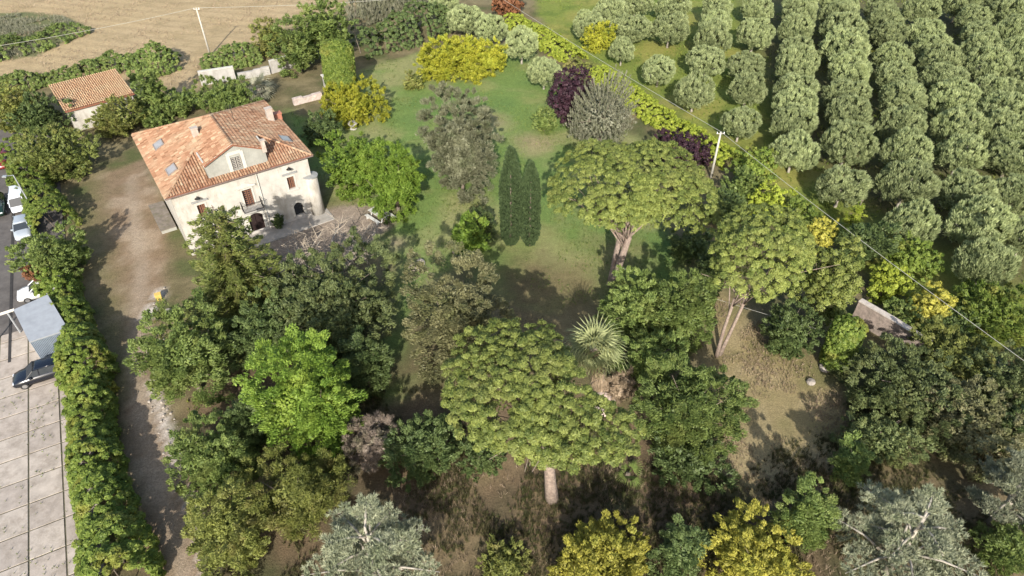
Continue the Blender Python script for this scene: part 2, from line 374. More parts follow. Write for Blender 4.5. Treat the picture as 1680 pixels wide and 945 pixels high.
def bare_tree(h, R, seed, n=9, r0=.16):
    rng = np.random.default_rng(seed); tb = MB(); tw = MB()
    tb.tube([(0, 0, -.2), (.1, 0, h*.25), (.05, .1, h*.4)], [r0*1.2, r0, r0*.8], 7)
    for b in range(n):
        a = b*2.39996+rng.random(); e = Vector((math.cos(a)*R*(.6+.5*rng.random()), math.sin(a)*R*(.6+.5*rng.random()), h*(.6+.45*rng.random()))); s = Vector((.05, .1, h*(.22+.18*rng.random())))
        m = s.lerp(e, .5) + Vector([float(c) for c in rng.normal(size=3)*.3]); tb.tube([s, m, e], [r0*.5, r0*.32, .02], 5)
        for t in range(9):
            q = m.lerp(e, rng.random()*1.0); e2 = q + Vector([float(c) for c in rng.normal(size=3)*np.array([.9, .9, .6])+np.array([0, 0, .35])])*(.4+R*.16)
            m2 = q.lerp(e2, .5) + Vector([float(c) for c in rng.normal(size=3)*.1]); tw.tube([q, m2, e2], [.04, .025, .008], 4, False)
            for u in range(3):
                q3 = m2.lerp(e2, rng.random()); e3 = q3 + Vector([float(c) for c in rng.normal(size=3)])*.35; tw.tube([q3, e3], [.016, .006], 3, False)
    return tw.mesh('twigs'), tb.mesh('trunk', True)
def hedge_mesh(pts, hw, h, seed, ln=.26, wd=.14, per=55, mode='broad', step=.5, up=.5, rough=.4):
    """pts: world polyline. Foliage over a rounded, uneven bank"""
    rng = np.random.default_rng(seed); P = []; Nn = []; tb = MB()
    pts = [np.array(p[:2], float) for p in pts]
    for a, b in zip(pts[:-1], pts[1:]):
        L = np.linalg.norm(b-a); d = (b-a)/L; s = np.array([-d[1], d[0]]); n = max(1, int(L/step))
        for i in range(n):
            c = a + d*L*(i+rng.random()*.8)/n
            lump = 1 + rough*(2*fbm(np.array([c[0]]), np.array([c[1]]), 2.8, seed, 2)[0]-1)*1.6
            k = max(6, int((hw*1.2+h)*2*lump/step*1.0))
            for j in range(k):
                th = -0.35 + (math.pi+.7)*(j+rng.random())/k
                x = math.cos(th)*hw*lump; z = max(.12, h*lump*(.25+.75*max(-.25, math.sin(th))))
                P.append((*(c + s*x), z)); Nn.append((*(s*math.cos(th)), max(0, math.sin(th))+.15))
            if i % 5 == 0:
                e = c + s*rng.normal()*hw*.4; tb.tube([(c[0], c[1], -.1), (e[0], e[1], h*.75*lump)], [.06, .025], 4, False)
    P = np.array(P) + rng.normal(size=(len(P), 3))*.14; P[:, 2] = np.maximum(P[:, 2], .1)
    A = leaves(P, norm(np.array(Nn)), .34*(.7+.6*rng.random(len(P))), per, ln, wd, rng, mode, up, .6)
    return cloud_mesh('foliage', [A]), tb.mesh('stems')

# ------------------------------------------------------------------ planting
def solve(cx, cy, rx, ry, trunk, lo=.5, hi=1.9):
    zc = trunk + 1.5
    for _ in range(6):
        p = G(cx, cy, zc); dp = depth(p); R = rx*dp/F; rm = ry*dp/F
        a = math.atan2(H-zc, p[1]); q = rm*rm - (R*math.sin(a))**2
        Rz = math.sqrt(max(q, 0))/math.cos(a); Rz = min(max(Rz, lo*R), hi*R)
        zc = trunk + Rz*.8
    return p, R, Rz, zc
def plant(name, label, cat, meshes, loc, lm, bark=None, group=None, names=('crown', 'trunk'), rz=0.0, sc=None):
    r = empty(name, (loc[0], loc[1], 0), rz, label, cat, group)
    if sc: r.scale = sc
    link(names[0], meshes[0], LM[lm] if isinstance(lm, str) else lm, r); link(names[1], meshes[1], bark or BARK, r)
    return r

# ------------------------------------------------------------------ the ground: one fine sheet, split where its kinds meet
def poly(*pp): return np.array([G(x, y)[:2] for x, y in pp])
def sdf(px, py, P):
    """signed distance to polygon, positive inside"""
    d = np.full(px.shape, 1e9); ins = np.zeros(px.shape, bool); n = len(P)
    for i in range(n):
        a = P[i]; b = P[(i+1) % n]; ex, ey = b-a
        t = np.clip(((px-a[0])*ex+(py-a[1])*ey)/(ex*ex+ey*ey+1e-9), 0, 1)
        d = np.minimum(d, np.hypot(px-a[0]-t*ex, py-a[1]-t*ey))
        c = ((a[1] > py) != (b[1] > py)) & (px < (b[0]-a[0])*(py-a[1])/(b[1]-a[1]+1e-12)+a[0]); ins ^= c
    return np.where(ins, d, -d)
def dline(px, py, P):
    d = np.full(px.shape, 1e9)
    for a, b in zip(P[:-1], P[1:]):
        ex, ey = b-a; t = np.clip(((px-a[0])*ex+(py-a[1])*ey)/(ex*ex+ey*ey+1e-9), 0, 1)
        d = np.minimum(d, np.hypot(px-a[0]-t*ex, py-a[1]-t*ey))
    return d
x0, x1, y0, y1, st = -122.0, 122.0, 12.0, 172.0, 0.58
nx = int((x1-x0)/st)+1; ny = int((y1-y0)/st)+1
gx, gy = np.meshgrid(np.linspace(x0, x1, nx), np.linspace(y0, y1, ny)); gx = gx.ravel(); gy = gy.ravel()
wob = lambda s, a: (fbm(gx, gy, 3.5, s, 4)-.5)*a
def mask(P, soft, seed, amp): return np.clip((sdf(gx, gy, P) + wob(seed, amp))/soft + .5, 0, 1)
LANE = poly((135,330),(165,285),(235,262),(262,320),(275,370),(268,430),(272,470),(250,510),(238,560),(248,620),(268,690),(286,750),(302,810),(330,880),(352,960),(250,960),(238,900),(222,830),(208,740),(192,660),(180,590),(168,520),(155,440),(146,380))
STRAW = poly((-300,-60),(740,-60),(690,-10),(560,12),(450,50),(432,95),(330,100),(318,160),(200,150),(0,140),(-300,160))
GROVE = poly((850,-60),(2000,-60),(2000,600),(1640,600),(1560,540),(1400,425),(1290,330),(1180,255),(1040,140),(960,95),(900,55))
LAWN = poly((470,180),(545,215),(590,115),(690,85),(850,70),(920,120),(960,170),(1060,240),(1060,330),(1110,400),(1160,440),(1150,520),(1060,480),(1010,480),(900,520),(800,470),(760,430),(706,470),(668,560),(660,650),(622,655),(628,560),(652,480),(665,430),(610,405),(655,372),(640,340),(560,340),(500,255))
DRY = poly((1130,430),(1175,470),(1240,520),(1345,600),(1400,680),(1420,750),(1330,800),(1200,790),(1130,700),(1170,600),(1150,500))
TERR = poly((405,400),(440,378),(545,340),(600,336),(655,362),(600,400),(560,430),(500,460),(430,470))
UNDER = poly((200,960),(330,600),(420,520),(640,560),(640,660),(800,640),(1000,640),(1180,780),(1450,620),(1680,560),(1900,560),(1900,1000),(200,1000))
K = {'garden_ground': (.125,.105,.055), 'straw_field': (.35,.265,.150), 'grove_ground': (.150,.180,.040), 'lawn': (.126,.182,.050),
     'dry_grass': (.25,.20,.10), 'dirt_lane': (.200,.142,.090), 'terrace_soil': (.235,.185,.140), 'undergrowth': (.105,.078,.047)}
names = list(K); wts = {n: np.zeros(gx.shape) for n in names}; wts['garden_ground'][:] = 1
def over(n, m):
    for k in names: wts[k] *= (1-m)
    wts[n] += m
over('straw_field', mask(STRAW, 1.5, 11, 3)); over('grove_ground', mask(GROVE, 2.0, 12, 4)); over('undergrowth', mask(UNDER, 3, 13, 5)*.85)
over('lawn', mask(LAWN, 2.0, 14, 4)); over('dry_grass', mask(DRY, 3.0, 15, 5)*.92); over('terrace_soil', mask(TERR, .9, 16, 1.6)); over('dirt_lane', mask(LANE, 1.1, 17, 2.2))
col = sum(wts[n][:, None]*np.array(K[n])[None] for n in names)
def tone(m, c): 
    global col
    m = np.clip(m, 0, 1)[:, None]; col = col*(1-m) + np.array(c)[None]*m
patch = fbm(gx, gy, 9, 51, 5); p2 = fbm(gx, gy, 3, 61, 4); p3 = fbm(gx, gy, 1.3, 71, 3)
tone(wts['lawn']*np.clip((patch-.50)*5, 0, .85), (.235,.225,.098)); tone(wts['lawn']*np.clip((p2-.58)*4, 0, .5), (.20,.20,.075)); tone(wts['lawn']*np.clip((.42-patch)*4, 0, .6), (.095,.155,.045))
tone(wts['grove_ground']*np.clip((patch-.50)*5, 0, .7), (.235,.215,.060)); tone(wts['grove_ground']*np.clip((.44-p2)*5, 0, .6), (.085,.125,.025))
tone(wts['straw_field']*np.clip((patch-.48)*5, 0, .6), (.37,.28,.165)); tone(wts['straw_field']*np.clip((.46-p2)*4, 0, .6), (.255,.195,.105))
tone(np.clip(sdf(gx, gy, poly((1190,-60),(2000,-60),(2000,640),(1740,520),(1560,430),(1420,350),(1300,260),(1235,120)))/5+.3, 0, 1)*(.55+.6*p2), (.085,.078,.040))  # grove floor: dark soil tone, also painting in the shadow between olive rows
stripe = .5+.5*np.sin((gy*.97+gx*.22)*2.3+3*fbm(gx, gy, 12, 91, 2)); tone(wts['straw_field']*np.clip((stripe-.55)*1.6, 0, .55), (.265,.20,.115))
tone(wts['dirt_lane']*np.clip((p2-.52)*5, 0, .7), (.30,.235,.165)); tone(wts['dirt_lane']*np.clip((.44-p2)*5, 0, .55), (.15,.115,.065)); tone(np.clip(1-dline(gx, gy, poly((150,300),(150,380),(172,470),(186,560),(196,640)))/2.6, 0, 1)*(.3+.9*p3), (.125,.115,.05))
RUT = [poly((215,300),(225,380),(232,440),(228,520),(222,600),(240,700),(268,800),(305,960))]
tone(wts['dirt_lane']*np.clip(1-dline(gx, gy, RUT[0])/1.0, 0, .6)*(.4+p3), (.31,.25,.185))
tone(np.clip(1-dline(gx, gy, poly((262,480),(243,520)))/1.1-.4*p3, 0, 1)*1.5*(p2 > .35), (.52,.47,.41)); tone(np.clip(1-dline(gx, gy, poly((250,625),(275,710),(300,780),(322,860),(345,945)))/.75-.5*p3, 0, 1)*1.6, (.50,.44,.385))
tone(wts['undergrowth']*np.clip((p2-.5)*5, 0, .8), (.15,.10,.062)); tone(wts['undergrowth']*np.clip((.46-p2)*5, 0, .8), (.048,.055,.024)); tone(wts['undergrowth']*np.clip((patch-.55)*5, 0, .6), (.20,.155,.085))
tone(wts['dry_grass']*np.clip((p2-.5)*5, 0, .6), (.30,.24,.135)); tone(wts['dry_grass']*np.clip((.45-p2)*5, 0, .7), (.12,.12,.045))
tone(wts['terrace_soil']*np.clip((p2-.5)*4, 0, .6), (.29,.24,.19)); tone(wts['garden_ground']*np.clip((p2-.5)*5, 0, .7), (.20,.165,.09)); tone(wts['garden_ground']*np.clip((.45-p2)*5, 0, .7), (.065,.085,.028))
tone(np.clip(sdf(gx, gy, poly((-60,20),(60,18),(110,25),(138,40),(110,72),(60,92),(-60,104)))+wob(5, 3), 0, 1)*.9, (.10,.115,.05))
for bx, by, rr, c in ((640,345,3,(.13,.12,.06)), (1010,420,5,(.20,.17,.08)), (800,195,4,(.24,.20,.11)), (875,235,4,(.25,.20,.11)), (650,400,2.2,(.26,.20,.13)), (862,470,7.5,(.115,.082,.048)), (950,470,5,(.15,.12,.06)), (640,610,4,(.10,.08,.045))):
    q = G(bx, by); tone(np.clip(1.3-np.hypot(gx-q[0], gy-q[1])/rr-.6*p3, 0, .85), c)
gz = (fbm(gx, gy, 6, 81, 3)-.5)*.22 + (p3-.5)*.10*(wts['lawn']+wts['grove_ground']+wts['undergrowth']+wts['garden_ground'])
YA = np.array([-.4726, .8813]); YB = np.array([.8813, .4726])            # the yard's own directions
yb = gx*YB[0]+gy*YB[1]
yard_edge = G(112, 720)[:2] @ YB
gz = np.where(yb < yard_edge+1.2, -.12, gz)
house_pad = None
def ground_mat():
    m, nt, N, L, b = new_mat('ground_cover')
    at = N.new('ShaderNodeAttribute'); at.attribute_name = 'soil'
    tc = N.new('ShaderNodeTexCoord'); out = at.outputs['Color']; hts = []
    for sc, lo, hi, det in ((7.0, .62, 1.38, 8), (1.6, .82, 1.18, 5)):
        n = N.new('ShaderNodeTexNoise'); n.inputs['Scale'].default_value = sc; n.inputs['Detail'].default_value = det; n.inputs['Roughness'].default_value = .75; L.new(tc.outputs['Object'], n.inputs['Vector'])
        r = N.new('ShaderNodeMapRange'); r.inputs['From Min'].default_value = .3; r.inputs['From Max'].default_value = .7; r.inputs['To Min'].default_value = lo; r.inputs['To Max'].default_value = hi; L.new(n.outputs['Fac'], r.inputs['Value'])
        x = N.new('ShaderNodeMix'); x.data_type = 'RGBA'; x.blend_type = 'MULTIPLY'; x.inputs['Factor'].default_value = 1; L.new(out, x.inputs['A']); L.new(r.outputs[0], x.inputs['B']); out = x.outputs['Result']; hts.append(n)
    L.new(out, b.inputs['Base Color']); b.inputs['Roughness'].default_value = .95; b.inputs['Specular IOR Level'].default_value = .1
    bp = N.new('ShaderNodeBump'); bp.inputs['Strength'].default_value = .7; bp.inputs['Distance'].default_value = .12; L.new(hts[0].outputs['Fac'], bp.inputs['Height']); L.new(bp.outputs[0], b.inputs['Normal'])
    return m
GM = ground_mat()
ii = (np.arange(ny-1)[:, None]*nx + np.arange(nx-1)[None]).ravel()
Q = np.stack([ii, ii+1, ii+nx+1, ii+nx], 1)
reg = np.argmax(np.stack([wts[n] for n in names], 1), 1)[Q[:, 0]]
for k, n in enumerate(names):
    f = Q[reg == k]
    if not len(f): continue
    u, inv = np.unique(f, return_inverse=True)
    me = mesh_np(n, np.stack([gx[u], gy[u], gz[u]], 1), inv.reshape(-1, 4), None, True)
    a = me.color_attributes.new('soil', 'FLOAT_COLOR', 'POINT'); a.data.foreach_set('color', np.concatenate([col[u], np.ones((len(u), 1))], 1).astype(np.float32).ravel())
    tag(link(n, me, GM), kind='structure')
far = MB(); B = 3000.0
for a, b_, c, d in ((-B, x0, -B, B), (x1, B, -B, B), (x0, x1, -B, y0), (x0, x1, y1, B)): far.add([(a, c, -.05), (b_, c, -.05), (b_, d, -.05), (a, d, -.05)], [(0, 1, 2, 3)])
tag(far.build('terrain', plain('far_fields', (.17,.16,.075), .95, .4, .02, bump=0)), kind='structure')

# ------------------------------------------------------------------ yard: asphalt, concrete slabs with recessed joints
CONC = [plain('concrete_%d' % i, c, .85, .2, 1.3, bump=.25, fine=14, dirt=(.20,.165,.13), dirt_amt=.8) for i, c in enumerate(((.345,.295,.25), (.37,.32,.27), (.315,.27,.23)))]
ASPH = plain('asphalt', (.095,.085,.078), .9, .3, .9, bump=.3, fine=20, dirt=(.14,.125,.11), dirt_amt=.6)
def yard(a, b, z): p = YA*a + YB*b; return (p[0], p[1], z)
ya = lambda px, py: G(px, py)[:2] @ YA
ybq = lambda px, py: G(px, py)[:2] @ YB
j1, j2 = ybq(47, 800), ybq(104, 800); sw = j2-j1
ac0 = ya(47, 745); sp = (ac0 - ya(47, 920))/4
aend = ya(20, 545); amin = ya(47, 1010)
yr = tag(bpy.data.objects.new('concrete_yard', None), kind='structure'); COL.objects.link(yr)
bed = MB().add([yard(amin, j1-9*sw, -.045), yard(amin, j2+sw, -.045), yard(aend, j2+sw, -.045), yard(aend, j1-9*sw, -.045)], [(0, 1, 2, 3)])
bed.build('joint_bed', plain('joint_soil', (.11,.10,.065), .95, .4, 3), yr)
random.seed(4)
a = ac0 - math.ceil((ac0-amin)/sp)*sp
while a < aend-.4:
    for c in range(-3, 2):
        b0 = j1 + c*sw; b1 = b0 + sw
        t = .055; z = .012*random.random(); e = min(a+sp, aend)
        m = MB(); m.prism([yard(a+t, b0+t, 0)[:2], yard(a+t, b1-t, 0)[:2], yard(e-t, b1-t, 0)[:2], yard(e-t, b0+t, 0)[:2]], -.1, z)
        o = m.build('concrete_slab', random.choice(CONC), yr, bevel=.015)
    a += sp
aroad = ya(20, 195)
asp = MB().prism([yard(aend, j1-9*sw, 0)[:2], yard(aend, j2+sw*.6, 0)[:2], yard(aroad, j2+sw*.4, 0)[:2], yard(aroad, j1-9*sw, 0)[:2]], -.1, -.01)
tag(asp.build('asphalt_road', ASPH), kind='structure')
db = ybq(18, 500)
gut = MB().prism([yard(ya(30, 590), db+.12, 0)[:2], yard(aroad-1, db+.16, 0)[:2], yard(aroad-1, db-.16, 0)[:2], yard(ya(30, 590), db-.12, 0)[:2]], -.05, .018)
tag(gut.build('drain_channel', plain('dark_drain', (.035,.032,.03), .8)), kind='structure')

# ------------------------------------------------------------------ villa
EZ = 7.5
FL, FR, BRc, BLc = G(273, 326, EZ), G(511, 255, EZ), G(445, 160, EZ), G(225, 215, EZ)
hu = norm((FR-FL)[:2]); ANG = math.atan2(hu[1], hu[0]); hv = np.array([-hu[1], hu[0]])
HW = float(np.linalg.norm(FR-FL)); HD = 15.6
villa = empty('villa', (FL[0], FL[1], 0), ANG, 'old two storey cream plastered villa with a terracotta tiled roof and a gabled attic', 'villa')
IN = 0.40
def fac(px, py, v=IN):
    """photo pixel -> (u, z) on the villa's front wall plane"""
    d = ray(px, py); n2 = hv; o = FL[:2] + hv*v
    t = float((o @ n2)/(d[:2] @ n2)); p = d*t; return float((p[:2]-FL[:2]) @ hu), H + float(p[2])
PLASTER = plain('cream_plaster', (.43,.40,.35), .9, .16, 1.1, bump=.25, fine=8, dirt=(.215,.185,.14), dirt_amt=.85)
GREYPL = plain('grey_plaster', (.29,.285,.25), .9, .18, .8, bump=.3, fine=8, dirt=(.19,.185,.155), dirt_amt=.8)
TRIM = plain('pale_trim', (.46,.435,.38), .85, .1, 2, bump=.1)
WOOD = plain('brown_wood', (.16,.075,.045), .6, .3, 8, bump=.2)
GREYWOOD = plain('grey_shutter', (.27,.25,.22), .7, .2, 8, bump=.2)
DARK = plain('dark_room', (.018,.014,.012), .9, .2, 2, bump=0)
GLASS = plain('window_glass', (.03,.035,.04), .08, .1, 2, bump=0, spec=.6)
IRON = plain('dark_iron', (.04,.038,.036), .5, .2, 6, metal=.6, bump=0)
LEAD = plain('grey_cap', (.24,.24,.23), .7, .25, 2, bump=.2)
def tilemat(g=1.0, tan=1.08):
    m, nt, N, L, b = new_mat('terracotta')
    at = N.new('ShaderNodeAttribute'); at.attribute_name = 'tint'
    cr = N.new('ShaderNodeValToRGB'); e = cr.color_ramp.elements
    e[0].position = 0; e[0].color = (0.17*g,0.078*g*tan,0.046*g,1); e[1].position = 1; e[1].color = (0.4*g,0.265*g*tan,0.185*g,1)
    x = e.new(.3); x.color = (0.255*g,0.125*g*tan,0.078*g,1); x = e.new(.7); x.color = (0.32*g,0.172*g*tan,0.112*g,1)
    L.new(at.outputs['Fac'], cr.inputs['Fac'])
    tc = N.new('ShaderNodeTexCoord'); n = N.new('ShaderNodeTexNoise'); n.inputs['Scale'].default_value = .45; n.inputs['Detail'].default_value = 9; n.inputs['Roughness'].default_value = .7; L.new(tc.outputs['Object'], n.inputs['Vector'])
    r = N.new('ShaderNodeMapRange'); r.inputs['From Min'].default_value = .46; r.inputs['From Max'].default_value = .66; r.inputs['To Max'].default_value = .65; L.new(n.outputs['Fac'], r.inputs['Value'])
    mx = N.new('ShaderNodeMix'); mx.data_type = 'RGBA'; L.new(r.outputs[0], mx.inputs['Factor']); L.new(cr.outputs[0], mx.inputs['A']); mx.inputs['B'].default_value = (0.33*g,0.235*g*tan,0.165*g,1)
    L.new(mx.outputs['Result'], b.inputs['Base Color']); b.inputs['Roughness'].default_value = .9; b.inputs['Specular IOR Level'].default_value = .2
    return m
TILE = tilemat(); ROOFBED = plain('roof_bed', (.20,.085,.05), .95, .3, 3)
def roof_plane(corners, down, rng, tw=.27, tl=.44, lift=.03):
    """corners: polygon on the plane; down: unit vector down the slope. Returns half-barrel cover tiles laid row by row"""
    C = np.array(corners, float); down = norm(np.array(down, float)); n = norm(np.cross(C[1]-C[0], C[2]-C[0])); n = n if n[2] > 0 else -n
    across = norm(np.cross(down, n)); o = C[0]
    P2 = np.stack([(C-o) @ across, (C-o) @ down], 1)
    us = np.arange(P2[:, 0].min(), P2[:, 0].max(), tw)+tw/2; ds = np.arange(P2[:, 1].min(), P2[:, 1].max(), tl)+tl/2
    U, Dn = np.meshgrid(us, ds); U = U.ravel(); Dn = Dn.ravel(); ok = sdf(U, Dn, P2) > -.02; U = U[ok]; Dn = Dn[ok]
    vs = []; fs = []; k = len(U)
    U = U + rng.normal(size=k)*.012; sk = rng.normal(size=k)*.02; tint = np.clip(rng.normal(.5, .24, k), 0, 1)
    prof = [(-.5, 0), (-.36, .62), (0, 1), (.36, .62), (.5, 0)]
    V = np.zeros((k, 10, 3))
    for j, (a, h) in enumerate(prof):
        for e, (dd, sc, hh) in enumerate(((-.5, .82, .0), (.56, 1.0, .045))):
            V[:, e*5+j] = o + across*1.0*(U+a*tw*.92*sc+sk*dd)[:, None] + down*(Dn+dd*tl)[:, None] + n*(lift+h*.085*sc+hh*(1+rng.random(k)*.4))[:, None]
    F = np.concatenate([np.array([[i, i+1, i+6, i+5]]) for i in range(4)])
    F = (np.arange(k)[:, None, None]*10 + F[None]).reshape(-1, 4)
    return V.reshape(-1, 3), F, np.repeat(tint, 4)
def join_tiles(parts, name, parent, mat=None):
    V = []; Fq = []; T = []; n = 0
    for v, f, t in parts: V.append(v); Fq.append(f+n); T.append(t); n += len(v)
    return tag(link(name, mesh_np(name, np.concatenate(V), np.concatenate(Fq), np.concatenate(T)), mat or TILE, parent), kind='stuff')
def ridge_caps(segs, name, parent, r=.15):
    rng = np.random.default_rng(9); m = MB(); tt = []
    for a, b in segs:
        a = np.array(a, float); b = np.array(b, float); L = np.linalg.norm(b-a); d = (b-a)/L; s = norm(np.cross(d, [0, 0, 1])); u = np.cross(s, d); n = max(1, int(L/.42))
        for i in range(n):
            p = a + d*L*i/n; q = a + d*L*(i+1.08)/n; vs = []
            for w, (pp, rr, hh) in enumerate(((p, r, 0), (q, r*.86, -.02))):
                for th in (0, .7, 1.57, 2.44, 3.14): vs.append(pp + s*rr*math.cos(th)*1.1 + u*(rr*math.sin(th)*.8+hh+.05))
            m.add(vs, [(j, j+1, j+6, j+5) for j in range(4)]); tt += [float(np.clip(rng.normal(.6, .22), 0, 1))]*4
    me = m.mesh(name); a = me.attributes.new('tint', 'FLOAT', 'FACE'); a.data.foreach_set('value', tt)
    return tag(link(name, me, TILE, parent), kind='stuff')
SL = 0.45; ux = HW/2; RZ = EZ + SL*ux
gl, gr = 4.45, HW-4.45; gz0 = EZ+SL*gl; GV = .75                        # attic gable between gl and gr, set back GV from the eave
bk = HD - ux
rl = [(0,0,EZ),(0,HD,EZ),(ux,bk,RZ),(ux,GV-.25,RZ),(gl-.15,GV-.25,gz0-.07),(gl-.15,gl-.15,gz0-.07)]
rr_ = [(HW-x, y, z) for x, y, z in rl]
fl_ = [(0,0,EZ),(gl,0,EZ),(gl,gl,gz0)]; fr_ = [(HW-x, y, z) for x, y, z in fl_]; bb_ = [(0,HD,EZ),(HW,HD,EZ),(ux,bk,RZ)]
ft_ = [(gl,0,EZ),(gr,0,EZ),(gr,GV,EZ+SL*GV),(gl,GV,EZ+SL*GV)]
rm = MB()
for pl in (rl, rr_, fl_, fr_, bb_, ft_):
    n = norm(np.cross(np.array(pl[1])-np.array(pl[0]), np.array(pl[2])-np.array(pl[0]))); s = 1 if n[2] > 0 else -1; k = len(pl)
    rm.add([p for p in pl] + [(p[0], p[1], p[2]-.14) for p in pl], [tuple(range(k))[::s], tuple(range(k, 2*k))[::-s]] + [(i, (i+1) % k, k+(i+1) % k, k+i) for i in range(k)])
roof = rm.build('roof', ROOFBED, villa)
rng = np.random.default_rng(3); dz = -SL
join_tiles([roof_plane(rl, (-1, 0, dz), rng), roof_plane(rr_, (1, 0, dz), rng), roof_plane(fl_, (0, -1, dz), rng), roof_plane(fr_, (0, -1, dz), rng), roof_plane(bb_, (0, 1, dz), rng), roof_plane(ft_, (0, -1, dz), rng)], 'roof_tiles', roof)
ridge_caps([((0,0,EZ+.05),(gl,gl,gz0+.05)), ((HW,0,EZ+.05),(gr,gl,gz0+.05)), ((ux,GV-.25,RZ+.03),(ux,bk,RZ+.03)), ((0,HD,EZ+.05),(ux,bk,RZ+.03)), ((HW,HD,EZ+.05),(ux,bk,RZ+.03))], 'ridge_tiles', roof)
gut = MB(); gut.tube([(-.1, -.1, EZ-.05), (HW+.1, -.1, EZ-.05)], .075, 6); gut.tube([(HW+.1, -.1, EZ-.05), (HW+.1, HD+.1, EZ-.05)], .075, 6); gut.tube([(-.1, -.1, EZ-.05), (-.1, HD+.1, EZ-.05)], .075, 6)
gut.build('gutter', plain('gutter_metal', (.17,.12,.10), .5, .2, 4, metal=.3), roof)

def wall_open(m, u0, u1, z0, z1, v, th, ops):
    """front wall between u0..u1, z0..z1 with openings (a,b,c,d) and their reveals"""
    us = sorted({u0, u1, *[o[0] for o in ops], *[o[1] for o in ops]}); zs = sorted({z0, z1, *[o[2] for o in ops], *[o[3] for o in ops]})
    for a, b in zip(us[:-1], us[1:]):
        for c, d in zip(zs[:-1], zs[1:]):
            if any(o[0]-1e-6 <= a and b <= o[1]+1e-6 and o[2]-1e-6 <= c and d <= o[3]+1e-6 for o in ops): continue
            m.add([(a, v, c), (b, v, c), (b, v, d), (a, v, d)], [(0, 1, 2, 3)])
    for a, b, c, d in ops:
        m.add([(a,v,c),(b,v,c),(b,v,d),(a,v,d),(a,v+th,c),(b,v+th,c),(b,v+th,d),(a,v+th,d)], [(0,4,5,1),(1,5,6,2),(2,6,7,3),(3,7,4,0)])
def rect(*pp):
    q = [fac(*p) for p in pp]; us = sorted(x[0] for x in q); zs = sorted(x[1] for x in q); n = len(q)//2
    return sum(us[:n])/n, sum(us[n:])/n, sum(zs[:n])/n, sum(zs[n:])/n
OD = rect((395.9,313),(411.7,308.3),(419.7,336.8),(404.6,340.8))         # balcony door
OW = rect((469.7,291.6),(481.6,288.4),(486,308.3),(474.9,311.4))         # right window
OA = rect((407,360),(431.6,353),(436.3,372.5),(414,379.7))               # arched doorway
OB = rect((480.8,335),(495.9,331),(500.6,352.7),(486,356.7))             # arched window
OA = (OA[0], OA[1], .12, max(OA[3], 2.6)); OB = (OB[0], OB[1], max(OB[2], .5), OB[3]+.1)
cu = (OD[0]+OD[1])/2
OL = (2*cu-OW[1], 2*cu-OW[0], OW[2], OW[3])                              # its twin, left of the balcony door
OL = (max(OL[0], .9), max(OL[1], 1.9), OL[2], OL[3])
OC = (OL[0]-.1, OL[1]+.2, OB[2], OB[3])
wm = MB(); u0, u1, v1 = IN, HW-IN, HD-IN
wall_open(wm, u0, u1, -.3, EZ-.05, IN, .38, [OD, OW, OA, OB, OL, OC])
wm.add([(u0,IN,-.3),(u0,v1,-.3),(u0,v1,EZ-.05),(u0,IN,EZ-.05)], [(0,1,2,3)][::1]); wm.add([(u1,IN,-.3),(u1,v1,-.3),(u1,v1,EZ-.05),(u1,IN,EZ-.05)], [(0,1,2,3)]); wm.add([(u0,v1,-.3),(u1,v1,-.3),(u1,v1,EZ-.05),(u0,v1,EZ-.05)], [(0,1,2,3)])
wm.build('wall', PLASTER, villa)
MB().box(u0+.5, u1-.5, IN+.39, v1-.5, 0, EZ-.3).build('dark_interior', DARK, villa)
def shutters(parent, o, leafmat_, v=IN+.22, ajar=False):
    a, b, c, d = o; w = (b-a)/2
    for s in (0, 1):
        m = MB(); x0_ = a+.04+s*w; x1_ = a+w-.04+s*w
        m.box(x0_, x0_+.09, v, v+.05, c+.03, d-.03); m.box(x1_-.09, x1_, v, v+.05, c+.03, d-.03)
        nsl = 9
        for i in range(nsl): z = c+.06+(d-c-.2)*i/(nsl-1); m.box(x0_+.092, x1_-.092, v+.012, v+.045, z, z+.10)
        m.build('shutter', leafmat_, parent)
def window(name, o, kind, parent=villa, v=IN, frame=TRIM):
    a, b, c, d = o; t = .16
    f = MB(); f.box(a-t, a-.003, v-.05, v+.10, c-.02, d); f.box(b+.003, b+t, v-.05, v+.10, c-.02, d); f.box(a-t, b+t, v-.055, v+.10, d+.003, d+t)
    w = f.build(name, frame, parent)
    if kind != 'door': MB().box(a-t-.08, b+t+.08, v-.14, v+.16, c-.14, c-.022).build('sill', TRIM, w)
    g = MB().box(a+.002, b-.002, v+.30, v+.32, c, d); g.build('pane', GLASS, w)
    return w
w = window('balcony_door', OD, 'door'); shutters(w, (OD[0]+.0, OD[1], OD[2], OD[3]), WOOD)
p = MB(); zt = OD[3]+.42; p.add([(OD[0]-.45, IN-.16, zt), (OD[1]+.45, IN-.16, zt), (cu, IN-.16, zt+.42), (OD[0]-.45, IN-.003, zt), (OD[1]+.45, IN-.003, zt), (cu, IN-.003, zt+.42)], [(0,1,2),(0,3,4,1),(1,4,5,2),(2,5,3,0)]); p.box(OD[0]-.5, OD[1]+.5, IN-.2, IN-.006, zt-.14, zt-.002); p.build('pediment', TRIM, w)
w = window('window', OW, 'w'); shutters(w, OW, WOOD); MB().box(OW[0]-.4, OW[1]+.4, IN-.18, IN-.004, OW[3]+.36, OW[3]+.52).build('hood', LEAD, w)
w = window('window', OL, 'w'); shutters(w, OL, WOOD); MB().box(OL[0]-.4, OL[1]+.4, IN-.18, IN-.004, OL[3]+.36, OL[3]+.52).build('hood', LEAD, w)
